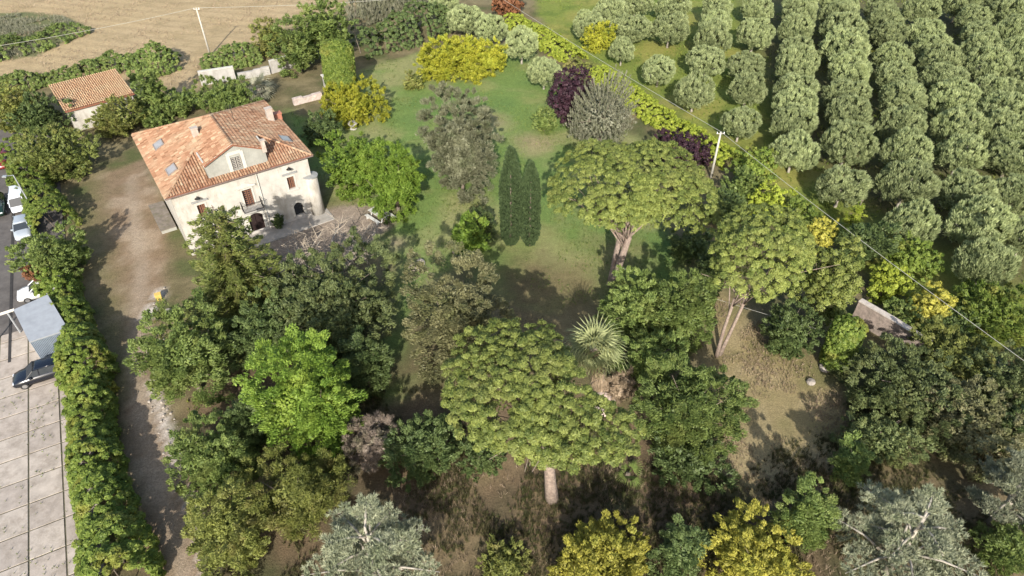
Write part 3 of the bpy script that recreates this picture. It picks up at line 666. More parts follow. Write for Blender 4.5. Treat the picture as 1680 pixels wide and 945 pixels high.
def arch(name, o, mat, rise=.38):
    a, b, c, d = o; m = MB(); n = 10; t = .24
    for i in range(n):                                                  # spandrel fill under a segmental arch, and its raised band
        s0, s1 = i/n, (i+1)/n; f = lambda s: d - rise*(2*s-1)**2
        m.add([(a+(b-a)*s0, IN+.03, f(s0)), (a+(b-a)*s1, IN+.03, f(s1)), (a+(b-a)*s1, IN+.03, d), (a+(b-a)*s0, IN+.03, d), (a+(b-a)*s0, IN+.3, f(s0)), (a+(b-a)*s1, IN+.3, f(s1))], [(0,1,2,3),(0,4,5,1)])
        g = lambda s: d + t - rise*.8*(2*s-1)**2; e0 = a-t+(b-a+2*t)*s0; e1 = a-t+(b-a+2*t)*s1
        m.add([(a+(b-a)*s0, IN-.06, f(s0)), (a+(b-a)*s1, IN-.06, f(s1)), (e1, IN-.06, g(s1)), (e0, IN-.06, g(s0)), (a+(b-a)*s0, IN, f(s0)), (a+(b-a)*s1, IN, f(s1)), (e1, IN, g(s1)), (e0, IN, g(s0))], [(0,1,2,3),(4,5,1,0),(3,2,6,7)])
    m.box(a-t, a-.004, IN-.06, IN+.05, c, d-rise+.002); m.box(b+.004, b+t, IN-.06, IN+.05, c, d-rise+.002)
    return m.build(name, TRIM, villa)
w = arch('arched_doorway', OA, TRIM)
for s in (0, 1):
    h = (OA[1]-OA[0])/2; MB().box(OA[0]+.03+s*h, OA[0]+h-.02+s*h, IN+.27, IN+.32, OA[2], OA[3]-.02).build('door_leaf', plain('dark_brown_door', (.022,.012,.011), .7, .3, 6), w)
for o in (OB, OC):
    w = arch('arched_window', o, TRIM); m = MB()
    for i in range(6): x = o[0]+(o[1]-o[0])*(i+.5)/6; m.tube([(x, IN+.12, o[2]), (x, IN+.12, o[3]-.1)], .018, 4)
    for i in range(3): z = o[2]+(o[3]-o[2])*(i+.5)/3; m.tube([(o[0], IN+.14, z), (o[1], IN+.14, z)], .015, 4)
    m.build('grille', IRON, w); MB().box(o[0]+.002, o[1]-.002, IN+.32, IN+.34, o[2], o[3]).build('pane', GLASS, w)
# balcony
bz = OD[2]-.02; bal = MB().box(OD[0]-.55, OD[1]+.6, IN-1.05, IN-.005, bz-.16, bz); bal = bal.build('balcony', plain('grey_stone', (.33,.31,.28), .9, .2, 3, bump=.3), villa, bevel=.02)
for x in (OD[0]-.3, OD[1]+.35): MB().add([(x-.1, IN-.004, bz-.165), (x+.1, IN-.004, bz-.165), (x-.1, IN-.8, bz-.165), (x+.1, IN-.8, bz-.165), (x-.1, IN-.004, bz-.7), (x+.1, IN-.004, bz-.7)], [(0,1,3,2),(0,2,4),(1,5,3),(2,3,5,4)]).build('bracket', TRIM, bal)
m = MB(); pts = [(OD[0]-.5, IN-.05), (OD[0]-.5, IN-1.0), (OD[1]+.55, IN-1.0), (OD[1]+.55, IN-.05)]
for a, b in zip(pts[:-1], pts[1:]):
    for z in (.08, .95): m.tube([(a[0], a[1], bz+z), (b[0], b[1], bz+z)], .028, 4)
    n = max(2, int(math.hypot(b[0]-a[0], b[1]-a[1])/.13))
    for i in range(n+1): x = a[0]+(b[0]-a[0])*i/n; y = a[1]+(b[1]-a[1])*i/n; m.tube([(x, y, bz+.01), (x, y, bz+.95)], .013, 4)
m.build('railing', IRON, bal)
# attic gable wall with its window
gv = GV; OG = rect((381.6,266),(396.7,263),(403,287.6),(390.3,290)); wG = 1.05; OG = (ux-wG/2, ux+wG/2, EZ+SL*GV+.12, EZ+SL*GV+1.85)
gm = MB(); gt = gz0-.12
wall_open(gm, gl, gr, EZ-.1, gt, gv, .3, [(OG[0], OG[1], OG[2], min(OG[3], gt))])
gm.add([(gl,gv,gt),(ux-wG,gv,gt),(ux,gv,RZ-.1)], [(0,1,2)]); gm.add([(ux+wG,gv,gt),(gr,gv,gt),(ux,gv,RZ-.1)], [(0,1,2)]); gm.add([(ux-wG,gv,gt),(ux+wG,gv,gt),(ux,gv,RZ-.1)], [(0,1,2)])
for s, e in ((gl, 1), (gr, -1)): gm.add([(s,gv,EZ+SL*gv-.1),(s,gl,gz0),(s,gv,gz0),(s,gv,EZ-.1)], [(0,1,2)])
gw = gm.build('attic_wall', GREYPL, villa)
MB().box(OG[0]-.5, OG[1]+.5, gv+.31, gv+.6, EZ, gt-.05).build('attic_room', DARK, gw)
f = MB(); f.box(OG[0]-.34, OG[0]-.003, gv-.05, gv+.1, OG[2]-.1, OG[3]+.003); f.box(OG[1]+.003, OG[1]+.34, gv-.05, gv+.1, OG[2]-.1, OG[3]+.003); f.box(OG[0]-.34, OG[1]+.34, gv-.055, gv+.1, OG[3]+.005, OG[3]+.24); f.box(OG[0]-.12, OG[1]+.12, gv-.06, gv+.1, OG[3]+.243, OG[3]+.36)
w = f.build('attic_window', TRIM, villa); shutters(w, OG, GREYWOOD, gv+.1); MB().box(OG[0], OG[1], gv+.26, gv+.28, OG[2], OG[3]).build('pane', GLASS, w)
cp = MB()
for s in (-1, 1):
    e = ux + s*(ux-gl+.2); cp.add([(ux, gv-.14, RZ+.08), (e, gv-.14, gz0-.0), (e, gv-.14, gz0-.22), (ux, gv-.14, RZ-.14), (ux, gv-.005, RZ+.08), (e, gv-.005, gz0), (e, gv-.005, gz0-.22), (ux, gv-.005, RZ-.14)], [(0,1,2,3),(0,4,5,1),(2,6,7,3),(1,5,6,2)])
cp.build('gable_moulding', TRIM, villa)
for x in (gl-.12, gr-.02): MB().box(x, x+.14, gv+.2, gv+2.6, gz0-.15, gz0+.16).build('parapet_cap', TRIM, villa)
# corner turret, downpipe, wall lamps
tcx = HW-IN-.1; ct = fac(513, 284, IN-.2); tz = 4.9
MB().cyl(tcx, IN+.05, -.2, tz, .78, .70, 20).build('corner_turret', PLASTER, villa, True); MB().cyl(tcx, IN+.05, tz, tz+.10, .84, .84, 20).cyl(tcx, IN+.05, tz+.10, tz+.16, .84, .3, 20).build('turret_cap', LEAD, villa)
dp = fac(432, 330)[0]; MB().tube([(dp, IN-.09, EZ-.2), (dp, IN-.09, .05)], .065, 8).build('downpipe', TRIM, villa)
for px, py in ((472, 274), (322, 322)):
    q = fac(px, py); MB().tube([(q[0]-.0, IN-.02, q[1]), (q[0], IN-.28, q[1]+.08)], .03, 5).cyl(q[0], IN-.30, q[1]-.14, q[1]+.05, .30, .05, 10).build('wall_lamp', IRON, villa)
MB().prism([(u0-.1, IN-.08), (u1+.05, IN-.08), (u1+.05, IN-.003), (u0-.1, IN-.003)], -.2, .42).build('plinth', plain('grey_plinth', (.40,.37,.33), .9, .25, 1.5, dirt=(.25,.22,.18)), villa)
# chimneys, skylights, aerial
def zroof(u, v): return min(EZ+SL*u, EZ+SL*(HW-u), EZ+SL*(HD-v), EZ+SL*v if (u < gl or u > gr) else 99)
CHIM = plain('chimney_plaster', (.38,.33,.28), .9, .2, 3, dirt=(.35,.22,.17), dirt_amt=.7); BRK = plain('old_brick', (.34,.14,.09), .9, .25, 5)
def chimney(px, py, w, h, mat, zg):
    p = G(px, py, zg); l = np.array([(p[:2]-FL[:2]) @ hu, (p[:2]-FL[:2]) @ hv]); z = zroof(*l)
    c = MB(); c.box(l[0]-w/2, l[0]+w/2, l[1]-w*.4, l[1]+w*.4, z-.4, z+h).box(l[0]-w/2-.07, l[0]+w/2+.07, l[1]-w*.4-.07, l[1]+w*.4+.07, z+h+.003, z+h+.1); o = c.build('chimney', mat, roof)
    return l, z
chimney(322, 224, .62, .9, CHIM, 9.8); chimney(440, 180, .7, 1.5, CHIM, 9.4); chimney(452, 176, .8, .7, BRK, 9.0); chimney(432, 240, .4, .9, CHIM, 9.8)
for px, py, zg in ((257, 231, 8.9), (278, 271, 8.9), (466, 219, 8.9)):
    p = G(px, py, zg); l = np.array([(p[:2]-FL[:2]) @ hu, (p[:2]-FL[:2]) @ hv]); sgn = 1 if l[0] < ux else -1; a = .62; hb = .42
    f = lambda u, v, h: (u, v, EZ+SL*(u if sgn > 0 else HW-u)+h)
    m = MB(); U0, U1, V0, V1 = l[0]-hb, l[0]+hb, l[1]-a, l[1]+a
    for (p0, p1, q0, q1) in ((U0-.1, U0, V0-.1, V1+.1), (U1, U1+.1, V0-.1, V1+.1), (U0, U1, V0-.1, V0), (U0, U1, V1, V1+.1)):
        m.add([f(p0, q0, .02), f(p1, q0, .02), f(p1, q1, .02), f(p0, q1, .02), f(p0, q0, .24), f(p1, q0, .24), f(p1, q1, .24), f(p0, q1, .24)], [(4,5,6,7),(0,1,5,4),(1,2,6,5),(2,3,7,6),(3,0,4,7)])
    o = m.build('skylight', plain('skylight_frame', (.20,.17,.15), .6, .2, 4), roof)
    MB().add([f(U0, V0, .21), f(U1, V0, .21), f(U1, V1, .21), f(U0, V1, .21)], [(0, 1, 2, 3)]).build('pane', plain('skylight_glass', (.26,.25,.245), .25, .15, 2, bump=0, spec=.6), o)
q = (ux+2.0, 7.0); z = zroof(*q); m = MB().tube([(q[0], q[1], z-.1), (q[0], q[1], z+2.0)], .025, 5)
for i in range(5): m.tube([(q[0]-.5, q[1]-.5+.25*i, z+1.85), (q[0]+.5, q[1]-.5+.25*i, z+1.85)], .014, 4)
m.tube([(q[0], q[1]-.6, z+1.85), (q[0], q[1]+.6, z+1.85)], .016, 4).build('aerial', IRON, roof)
# paved strip along the front, low annex terrace at the left corner
def hloc(u, v): p = FL[:2] + hu*u + hv*v; return (float(p[0]), float(p[1]))
tag(MB().prism([hloc(1.4, -2.1), hloc(HW+.6, -1.9), hloc(HW+.6, IN+.2), hloc(1.4, IN+.2)], -.1, .10).build('pavement', plain('grey_paving', (.30,.275,.24), .9, .2, 1.5, dirt=(.22,.19,.15)), bevel=.03), kind='structure')
an = empty('terrace_platform', (*hloc(-.1, -.4), 0), ANG, 'low grey raised platform along the left side wall of the villa', 'platform')
MB().box(-1.3, .3, 6.5, 12.5, -.2, .4).build('retaining_wall', GREYPL, an, bevel=.03); MB().box(-1.36, .3, 6.44, 12.56, .403, .47).build('paving', plain('grey_paving_top', (.165,.14,.115), .9, .3, 2, dirt=(.11,.10,.05), dirt_amt=.8), an)

# ------------------------------------------------------------------ outbuilding with the orange roof, behind the villa
sz = 3.1
c0, c1, c2 = G(80, 140, sz+.9), G(190, 113, sz+.9), G(208, 157, sz)
oh = empty('outbuilding', (c0[0], c0[1], 0), 0, 'small outbuilding with a plain orange tiled lean to roof among trees', 'outbuilding')
su = norm((c1-c0)[:2]); sv = norm((c2-c1)[:2]); sL = float(np.linalg.norm((c1-c0)[:2])); sD = float(np.linalg.norm((c2-c1)[:2])); sv = np.array([su[1], -su[0]]); sD = float(abs((c2-c1)[:2] @ sv))
def ol(a, b, z): p = su*a + sv*b; return (float(p[0]), float(p[1]), z)
cn = [ol(0, 0, sz+.9), ol(sL, 0, sz+.9), ol(sL, sD, sz), ol(0, sD, sz)]
rb = MB().add(cn + [(p[0], p[1], p[2]-.16) for p in cn], [(3,2,1,0),(4,5,6,7),(0,1,5,4),(1,2,6,5),(2,3,7,6),(3,0,4,7)]).build('roof', ROOFBED, oh)
t = roof_plane(cn, np.array(cn[2])-np.array(cn[1]), np.random.default_rng(8)); join_tiles([(t[0], t[1], t[2]*.3+.5)], 'roof_tiles', rb, tilemat(1.7, 1.16))
w = MB(); e = .3; cs = [ol(e, e, 0), ol(sL-e, e, 0), ol(sL-e, sD-e, 0), ol(e, sD-e, 0)]; hz = [sz+.62, sz+.62, sz-.12, sz-.12]
w.add([(p[0], p[1], -.2) for p in cs] + [(p[0], p[1], h) for p, h in zip(cs, hz)], [(0,1,5,4),(1,2,6,5),(2,3,7,6),(3,0,4,7)]).build('wall', PLASTER, oh)

# ------------------------------------------------------------------ walls
def wall(pts, h, th, name, label, mat, cap=None, parts=None, ragged=0, seed=1):
    r = empty(name, (*pts[0][:2], 0), 0, label, 'wall'); rng = np.random.default_rng(seed); m = MB(); cm = MB(); o = np.array(pts[0][:2])
    for a, b in zip(pts[:-1], pts[1:]):
        a = np.array(a[:2])-o; b = np.array(b[:2])-o; L = np.linalg.norm(b-a); d = (b-a)/L; s = np.array([-d[1], d[0]])*th/2; n = max(1, int(L/1.1))
        for i in range(n):
            p = a + d*L*i/n; q = a + d*L*(i+1)/n; hh = h - ragged*rng.random()*h
            m.prism([p-s, q-s, q+s, p+s], -.2, hh)
            if cap and not ragged: cm.prism([p-s*1.4, q-s*1.4, q+s*1.4, p+s*1.4], hh+.002, hh+.10)
    m.build('masonry', mat, r)
    if cap and cm.v: cm.build('coping', cap, r)
    return r
WHITE = plain('weathered_whitewash', (.36,.34,.31), .9, .2, 1.2, bump=.4, fine=9, dirt=(.20,.18,.15), dirt_amt=.85)
OLDST = plain('old_stone', (.27,.215,.18), .95, .35, 2.5, bump=.7, fine=7, dirt=(.14,.12,.09), dirt_amt=.7)
wall([G(331,140), G(388,131)], 2.1, .4, 'garden_wall', 'white weathered masonry wall standing at the field edge behind the villa', WHITE, TRIM)
wall([G(392,131), G(444,122)], 1.5, .4, 'garden_wall', 'broken middle stretch of the white wall behind the villa, half overgrown', WHITE, None, ragged=.35, seed=5)
wall([G(446,121), G(484,110)], 2.0, .4, 'garden_wall', 'short white wall end with two steps behind the villa', WHITE, TRIM)
wall([G(482,172), G(528,160)], 1.4, .6, 'ruined_wall', 'low ruined pinkish rubble wall between villa and climbing vine', plain('pink_rubble', (.45,.37,.32), .95, .3, 2.5, bump=.8, fine=6, dirt=(.25,.2,.17)), None, ragged=.5, seed=7)
pr = empty('gate_pillar', G(541,160), ANG, 'tall white stone gate pillar beside the vine covered column', 'pillar')
MB().box(-.45, .45, -.45, .45, -.2, 3.3).build('shaft', WHITE, pr, bevel=.05); MB().box(-.58, .58, -.58, .58, 3.303, 3.5).build('capstone', TRIM, pr, bevel=.04)
wall([G(1398,522), G(1450,553), G(1510,592)], 2.3, .45, 'boundary_wall', 'old brown stone boundary wall at the right of the garden', OLDST, plain('stone_coping', (.40,.35,.30), .9, .25, 2), seed=3)

# ------------------------------------------------------------------ metal shed and low gate beam on the yard
ms = empty('metal_shed', G(60,588), 0, 'grey metal shed with a corrugated front beside the hedge', 'shed'); o = G(60,588)
MET = plain('galvanised_sheet', (.34,.355,.37), .45, .12, 1.5, metal=.35, bump=.05); CORR = plain('corrugated_blue_grey', (.26,.30,.35), .45, .15, 2, metal=.4, bump=0)
r0_, r1_, r2_, r3_ = G(22,508,3.3)-o, G(78,483,3.3)-o, G(112,540,2.5)-o, G(48,561,2.5)-o
MB().add([r0_, r1_, r2_, r3_] + [p-np.array([0, 0, .12]) for p in (r0_, r1_, r2_, r3_)], [(3,2,1,0),(4,5,6,7),(0,1,5,4),(1,2,6,5),(2,3,7,6),(3,0,4,7)]).build('roof', MET, ms)
fm = MB(); a_, b_ = r3_, r2_; n = 26; ou = norm(np.cross(b_-a_, [0, 0, 1]))
pr_ = []
for i in range(n*2+1):
    p = a_ + (b_-a_)*i/(n*2) + ou*(-.08+(.06 if i % 2 else 0)); pr_.append(p)
for p, q in zip(pr_[:-1], pr_[1:]): fm.add([(p[0], p[1], 0), (q[0], q[1], 0), (q[0], q[1], 2.36), (p[0], p[1], 2.36)], [(0, 1, 2, 3)])
fm.build('corrugated_front', CORR, ms)
ins = lambda p, f: p*(1-f) + (r0_+r1_+r2_+r3_)/4*f
q = [ins(p, .05) for p in (r0_, r1_, r2_, r3_)]; sm = MB()
for i, j in ((0, 1), (1, 2), (3, 0)): sm.add([(q[i][0], q[i][1], 0), (q[j][0], q[j][1], 0), (q[j][0], q[j][1], q[j][2]-.13), (q[i][0], q[i][1], q[i][2]-.13)], [(0, 1, 2, 3)])
sm.build('side_wall', MET, ms)
ww = empty('gate_beam', G(-20,560), 0, 'pale horizontal beam reaching from the metal shed to the left edge', 'beam'); o = G(-20,560)
a_, b_ = G(-40,529,2.6)-o, G(24,508,2.6)-o; MB().tube([a_, b_], .16, 4).build('beam', TRIM, ww)
for f in (.18, .8): p = a_+(b_-a_)*f; MB().tube([(p[0], p[1], 0), (p[0], p[1], 2.6)], .08, 6).build('post', MET, ww)

# ------------------------------------------------------------------ poles and wires
WIRE = plain('pale_wire', (.36,.35,.30), .6, .1, 5, bump=0); CONCP = plain('concrete_pole', (.40,.375,.32), .85, .12, 3, bump=.1); WHT = plain('white_ceramic', (.75,.74,.72), .4, .05, 3, bump=0)
def pole(px, py, h, name, label, tilt=(0, 0), r=.13):
    p = G(px, py); o = empty(name, p, 0, label, 'pole')
    MB().tube([(0, 0, -.3), (tilt[0], tilt[1], h)], [r*1.25, r*.8], 10).build('shaft', CONCP, o, True); MB().tube([(tilt[0]-.45, tilt[1], h-.25), (tilt[0]+.45, tilt[1], h-.25)], .05, 5).build('crossarm', CONCP, o)
    for x in (-.4, 0, .4): MB().cyl(tilt[0]+x, tilt[1], h-.22, h-.02, .06, .04, 8).build('insulator', WHT, o)
    return np.array([p[0]+tilt[0], p[1]+tilt[1], h])
pA = pole(345, 91, 7.7, 'utility_pole', 'pale utility pole at the edge of the straw field'); pB = pole(1166, 292, 6.3, 'utility_pole', 'pale utility pole between the purple shrub and the olive grove')
p = G(62, 357); lp = empty('lamp_post', p, 0, 'thin grey lamp post beside the parked cars and hedge', 'lamp post')
MB().tube([(0, 0, -.2), (-.1, 0, 5.6)], [.09, .06], 8).build('shaft', MET, lp); MB().tube([(-.1, 0, 5.6), (-.5, -.5, 5.8)], .04, 6).build('arm', MET, lp); MB().box(-.85, -.4, -.72, -.4, 5.74, 5.86).build('lamp_head', MET, lp)
def wires(pts, name, label, sag=.5, r=.023):
    m = MB()
    for a, b in zip(pts[:-1], pts[1:]):
        a = np.array(a, float); b = np.array(b, float); m.tube([a + (b-a)*t - np.array([0, 0, 4*sag*t*(1-t)]) for t in np.linspace(0, 1, 18)], r, 4, False)
    return tag(m.build(name, WIRE), label, 'cable')
wires([G(-60, 84, 7.6), pA, G(700, -6, 7.6)], 'overhead_cable', 'thin pale cable running over the straw field at top left', .35)
wires([G(818, -6, 6.3), pB, G(1680, 592, 6.2)], 'overhead_cable', 'long pale cable crossing diagonally along the olive grove', .25)
wires([G(1010, 436, 2.8), G(1345, 541, 3.2)], 'garden_cable', 'faint thin cable from the twin stemmed pine to the right hand shrubs', .2, .014)

# ------------------------------------------------------------------ cars
RUB = plain('tyre_rubber', (.02,.02,.02), .85, .2, 6); RIM = plain('alloy', (.45,.45,.46), .35, .05, 3, metal=.8, bump=0); LAMP = plain('headlamp_glass', (.55,.56,.58), .15, .05, 3, bump=0, spec=.7); TAIL = plain('tail_lamp', (.30,.02,.02), .25, .1, 4, bump=0)
def car(px, py, yaw, L, Wd, Ht, paint, label, van=False):
    p = G(px, py); r = empty('parked_car', p, yaw, label, 'van' if van else 'car', 'cars parked on the yard')
    P = plain('car_paint', paint, .22, .04, 2, bump=0, spec=.7)
    # body lofted along its length: x, half width, underside, shoulder
    st_ = [(-L/2, .80, .42, .72), (-L/2+.12, .90, .30, .86), (-L*.30, .97, .24, .96), (0, 1, .22, .95), (L*.22, .99, .24, .93), (L*.36, .96, .26, .86), (L/2-.14, .88, .32, .72), (L/2, .74, .40, .58)]
    m = MB(); n = len(st_)
    for x, hw, z0, z1 in st_:
        h = hw*Wd/2; m.v += [(x, -h*.94, z0), (x, -h, (z0+z1)/2), (x, -h*.93, z1), (x, -h*.5, z1+.05), (x, h*.5, z1+.05), (x, h*.93, z1), (x, h, (z0+z1)/2), (x, h*.94, z0)]
    for i in range(n-1):
        for j in range(8): m.f.append((i*8+j, i*8+(j+1) % 8, (i+1)*8+(j+1) % 8, (i+1)*8+j))
    m.f += [tuple(range(8))[::-1], tuple(range((n-1)*8, n*8))]; body = m.build('body', P, r, True)
    fx = (L*.40, L*.30) if van else (L*.24, L*.07); rx = (-L/2+.10, -L/2+.22) if van else (-L/2+.12, -L*.36)
    def ring(z, fa, ra, hw): return [(ra, -hw, z), (fa, -hw, z), (fa, hw, z), (ra, hw, z)]
    b_ = ring(.93, fx[0], rx[0], Wd*.44); t_ = ring(Ht-.06, fx[1], rx[1], Wd*.36)
    MB().add(b_ + t_, [(0,1,5,4),(1,2,6,5),(2,3,7,6),(3,0,4,7)]).build('window_glass', GLASS, r)
    rf = MB(); tt = ring(Ht-.055, fx[1]+.03, rx[1]-.03, Wd*.37); t2 = ring(Ht+.01, fx[1]-.25, rx[1]+.2, Wd*.29); rf.add(tt + t2, [(0,1,5,4),(1,2,6,5),(2,3,7,6),(3,0,4,7),(4,5,6,7),(3,2,1,0)]); rf.build('roof', P, r, True)
    for s in (-1, 1):
        for ba, ta in ((fx[0], fx[1]), (L*.0, -L*.02), (rx[0], rx[1])): MB().tube([(ba, s*Wd*.445, .93), (ta, s*Wd*.366, Ht-.05)], .045, 4).build('pillar', P, r)
        MB().box(L*.13, L*.17, s*Wd*.46-.0+(0 if s > 0 else -.2), s*Wd*.46+(.2 if s > 0 else 0), .93, 1.08).build('mirror', P, r, bevel=.02)
        MB().box(L/2-.20, L/2-.05, s*Wd*.30-.16, s*Wd*.30+.16, .60, .74).build('headlight', LAMP, r, bevel=.03); MB().box(-L/2-.01, -L/2+.12, s*Wd*.36-.13, s*Wd*.36+.13, .70, .90).build('tail_light', TAIL, r, bevel=.02)
        for x in (-L*.31, L*.31):
            w = MB().tube([(x, s*(Wd/2-.22), .32), (x, s*(Wd/2+.005), .32)], .32, 16).build('wheel', RUB, r); MB().tube([(x, s*(Wd/2+.004), .32), (x, s*(Wd/2+.02), .32)], .20, 12).build('rim', RIM, w)
    return r
yb_ang = math.atan2(YB[1], YB[0])
car(72, 618, yb_ang+math.pi, 4.3, 1.8, 1.55, (.006,.008,.014), 'dark navy hatchback parked on the concrete slabs under the hedge')
car(42, 381, yb_ang-math.pi/2, 4.2, 1.75, 1.48, (.30,.33,.36), 'silver grey car parked below the white van by the hedge')
car(36, 337, yb_ang-math.pi/2, 4.2, 1.8, 1.8, (.62,.65,.70), 'pale van parked above the silver car by the lamp post', True)
car(-2, 345, yb_ang-math.pi/2, 4.3, 1.8, 1.5, (.010,.030,.018), 'dark green car cut by the left edge of the photo')
car(12, 268, yb_ang-math.pi/2, 4.1, 1.75, 1.5, (.16,.018,.02), 'dark red car half hidden by the yellow green tree')
car(72, 482, yb_ang+math.pi, 4.2, 1.75, 1.5, (.70,.70,.70), 'white car mostly hidden behind the metal shed')

# ------------------------------------------------------------------ garden furniture and small things
p = G(622, 358); gtb = empty('picnic_table', p, ANG-1.35, 'pale weathered picnic table on the bare soil beside the bright tree', 'table'); PW = plain('weathered_plank', (.50,.49,.45), .85, .15, 4, bump=.2)
for i in range(5): MB().box(-1.3, 1.3, -.5+i*.205, -.5+i*.205+.18, .72, .77).build('plank', PW, gtb)
for x in (-.95, .95): MB().add([(x-.05,-.45,0),(x+.05,-.45,0),(x-.05,-.35,0),(x+.05,-.35,0),(x-.05,-.2,.72),(x+.05,-.2,.72),(x-.05,-.1,.72),(x+.05,-.1,.72)], [(0,1,5,4),(2,6,7,3),(0,4,6,2),(1,3,7,5)]).add([(x-.05,.45,0),(x+.05,.45,0),(x-.05,.35,0),(x+.05,.35,0),(x-.05,.2,.72),(x+.05,.2,.72),(x-.05,.1,.72),(x+.05,.1,.72)], [(0,1,5,4),(2,6,7,3),(0,4,6,2),(1,3,7,5)]).build('leg', PW, gtb)
def bench(px, py, label):
    b = empty('garden_bench', G(px, py), ANG-1.35, label, 'bench')
    for i in range(2): MB().box(-1.2, 1.2, -.2+i*.205, -.2+i*.205+.18, .42, .47).build('plank', PW, b)
    for x in (-.9, .9): MB().box(x-.05, x+.05, -.16, .16, 0, .42).build('leg', PW, b)
bench(612, 364, 'long pale bench left of the picnic table'); bench(640, 356, 'pale bench right of the picnic table under the bright tree')
p = G(580, 211); u = empty('stone_urn', p, 0, 'white stone urn on the lawn below the yellow shrub', 'urn'); MB().tube([(0,0,-.05),(0,0,.12),(0,0,.2),(0,0,.5),(0,0,.85),(0,0,.95)], [.5,.48,.22,.5,.72,.62], 14).build('bowl', WHITE, u, True)
p = G(262, 491); u = empty('yellow_bin', p, .5,  'small yellow box standing beside the dirt lane', 'bin'); YL = plain('faded_yellow', (.55,.38,.10), .6, .1, 4); u.scale = (.7, .7, .7); MB().add([(-.32,-.3,0),(.32,-.3,0),(.32,.3,0),(-.32,.3,0),(-.4,-.38,.9),(.4,-.38,.9),(.4,.38,.9),(-.4,.38,.9)], [(0,1,5,4),(1,2,6,5),(2,3,7,6),(3,0,4,7)]).build('tub', YL, u); MB().box(-.43, .43, -.41, .41, .903, 1.0).build('lid', YL, u, bevel=.03)
def rock(px, py, s, seed, label, mat=None):
    rng = np.random.default_rng(seed); import bmesh
    bm = bmesh.new(); bmesh.ops.create_icosphere(bm, subdivisions=2, radius=s)
    for v in bm.verts: v.co = v.co*(0.75+.5*fbm(np.array([v.co.x*3+seed]), np.array([v.co.y*3+v.co.z*2]), s*1.2, seed, 2)[0]); v.co.z *= .65
    me = bpy.data.meshes.new('rock'); bm.to_mesh(me); bm.free(); o = link('rock', me, mat or OLDST); q = G(px, py); o.location = (q[0], q[1], s*.25); tag(o, label, 'rock', 'garden rocks')
LIME = plain('limestone', (.30,.265,.225), .95, .25, 3, bump=.6, fine=9)
rock(690, 433, .55, 3, 'pale rock on the lawn edge, right of its neighbour', LIME); rock(680, 440, .7, 5, 'brown rock on the lawn edge below the bare branches'); rock(748, 415, .4, 6, 'small brown rock under the dark leaved magnolia top')
rock(277, 513, .45, 8, 'pale limestone rock at the lane edge below the yellow box', LIME); rock(1352, 605, .5, 9, 'pale rock at the foot of the bright vine column', LIME); rock(1330, 628, .4, 10, 'small pale rock on the dry grass by the vine column', LIME)
p = G(988, 668); u = empty('stone_well', p, 0, 'pinkish stone well ring at the foot of the fan palm', 'well'); PK = plain('pink_stone', (.44,.36,.31), .95, .3, 3, bump=.6, fine=8)
n = 14
for i in range(n):
    a0, a1 = 2*math.pi*i/n+.02, 2*math.pi*(i+1)/n-.02
    MB().prism([(1.05*math.cos(a0), 1.05*math.sin(a0)), (1.05*math.cos(a1), 1.05*math.sin(a1)), (.7*math.cos(a1), .7*math.sin(a1)), (.7*math.cos(a0), .7*math.sin(a0))], 0, .75+.06*math.sin(i*3.1)).build('stone', PK, u, bevel=.03)
MB().cyl(0, 0, 0, .45, .69, .69, 16).build('soil', PK, u)

# ------------------------------------------------------------------ the olive grove: every tree its own thing, row by row
rng = np.random.default_rng(21)
OLV = []
for s in range(6):
    r_ = np.random.default_rng(300+s); P, Nn = lobed(2.95, 2.05, r_, 12, 210, .46, -.42, .4)
    A = leaves(P, Nn, .46*(.75+.5*r_.random(len(P))), 80, .40, .125, r_, 'spike', .8, .45, 1.15, .32); B_ = fill(2.2, 1.5, r_, 1300, .45, -.25)
    me = cloud_mesh('crown', [A, B_]); me.transform(Matrix.Translation((0, 0, 2.95))); tb = MB(); limbs(tb, 1.5, [P[i]*.85+np.array([0, 0, 2.95]) for i in r_.permutation(len(P))[:8]], r_, .19); OLV.append((me, tb.mesh('trunk', True)))
ROWS = [
 [(1099,50,32),(1105,10,29),(1082,112,31)],
 [(1140,152,30),(1160,98,34),(1168,67,29),(1172,42,29),(1176,16,28)],
 [(1216,200,33),(1227,147,33),(1226,107,32),(1238,58,34),(1243,14,30)],
 [(1303,250,38),(1303,203,40),(1305,172,36),(1305,148,38),(1305,113,34),(1308,82,34),(1305,52,31),(1309,26,30),(1313,4,28)],
 [(1383,304,44),(1390,240,42),(1391,193,38),(1387,157,37),(1391,121,36),(1384,87,37),(1382,57,36),(1377,31,30),(1378,6,28)],
 [(1497,367,43),(1487,306,46),(1487,250,42),(1479,208,40),(1480,164,37),(1469,127,36),(1466,94,34),(1458,60,31),(1450,40,28),(1445,16,27)],
 [(1617,434,48),(1605,374,48),(1590,316,48),(1576,257,41),(1571,215,41),(1563,170,37),(1550,132,37),(1542,106,34),(1526,80,31),(1519,53,30),(1510,18,29)],
 [(1685,384,46),(1668,317,43),(1661,257,42),(1651,222,39),(1642,187,39),(1631,151,36),(1618,116,34),(1609,86,33),(1606,56,30),(1596,33,30),(1573,10,30)],
 [(1716,260,40),(1705,200,38),(1694,163,36),(1682,127,34),(1670,92,33),(1668,60,32),(1655,28,32),(1641,6,30)],
 [(1712,60,32),(1700,25,30)],
]
ORD = ['nearest', 'second', 'third', 'fourth', 'fifth', 'sixth', 'seventh', 'eighth', 'ninth', 'tenth', 'eleventh', 'twelfth']
RN = ['short leftmost', 'second', 'third', 'fourth', 'fifth', 'sixth', 'seventh', 'eighth', 'ninth', 'last corner']
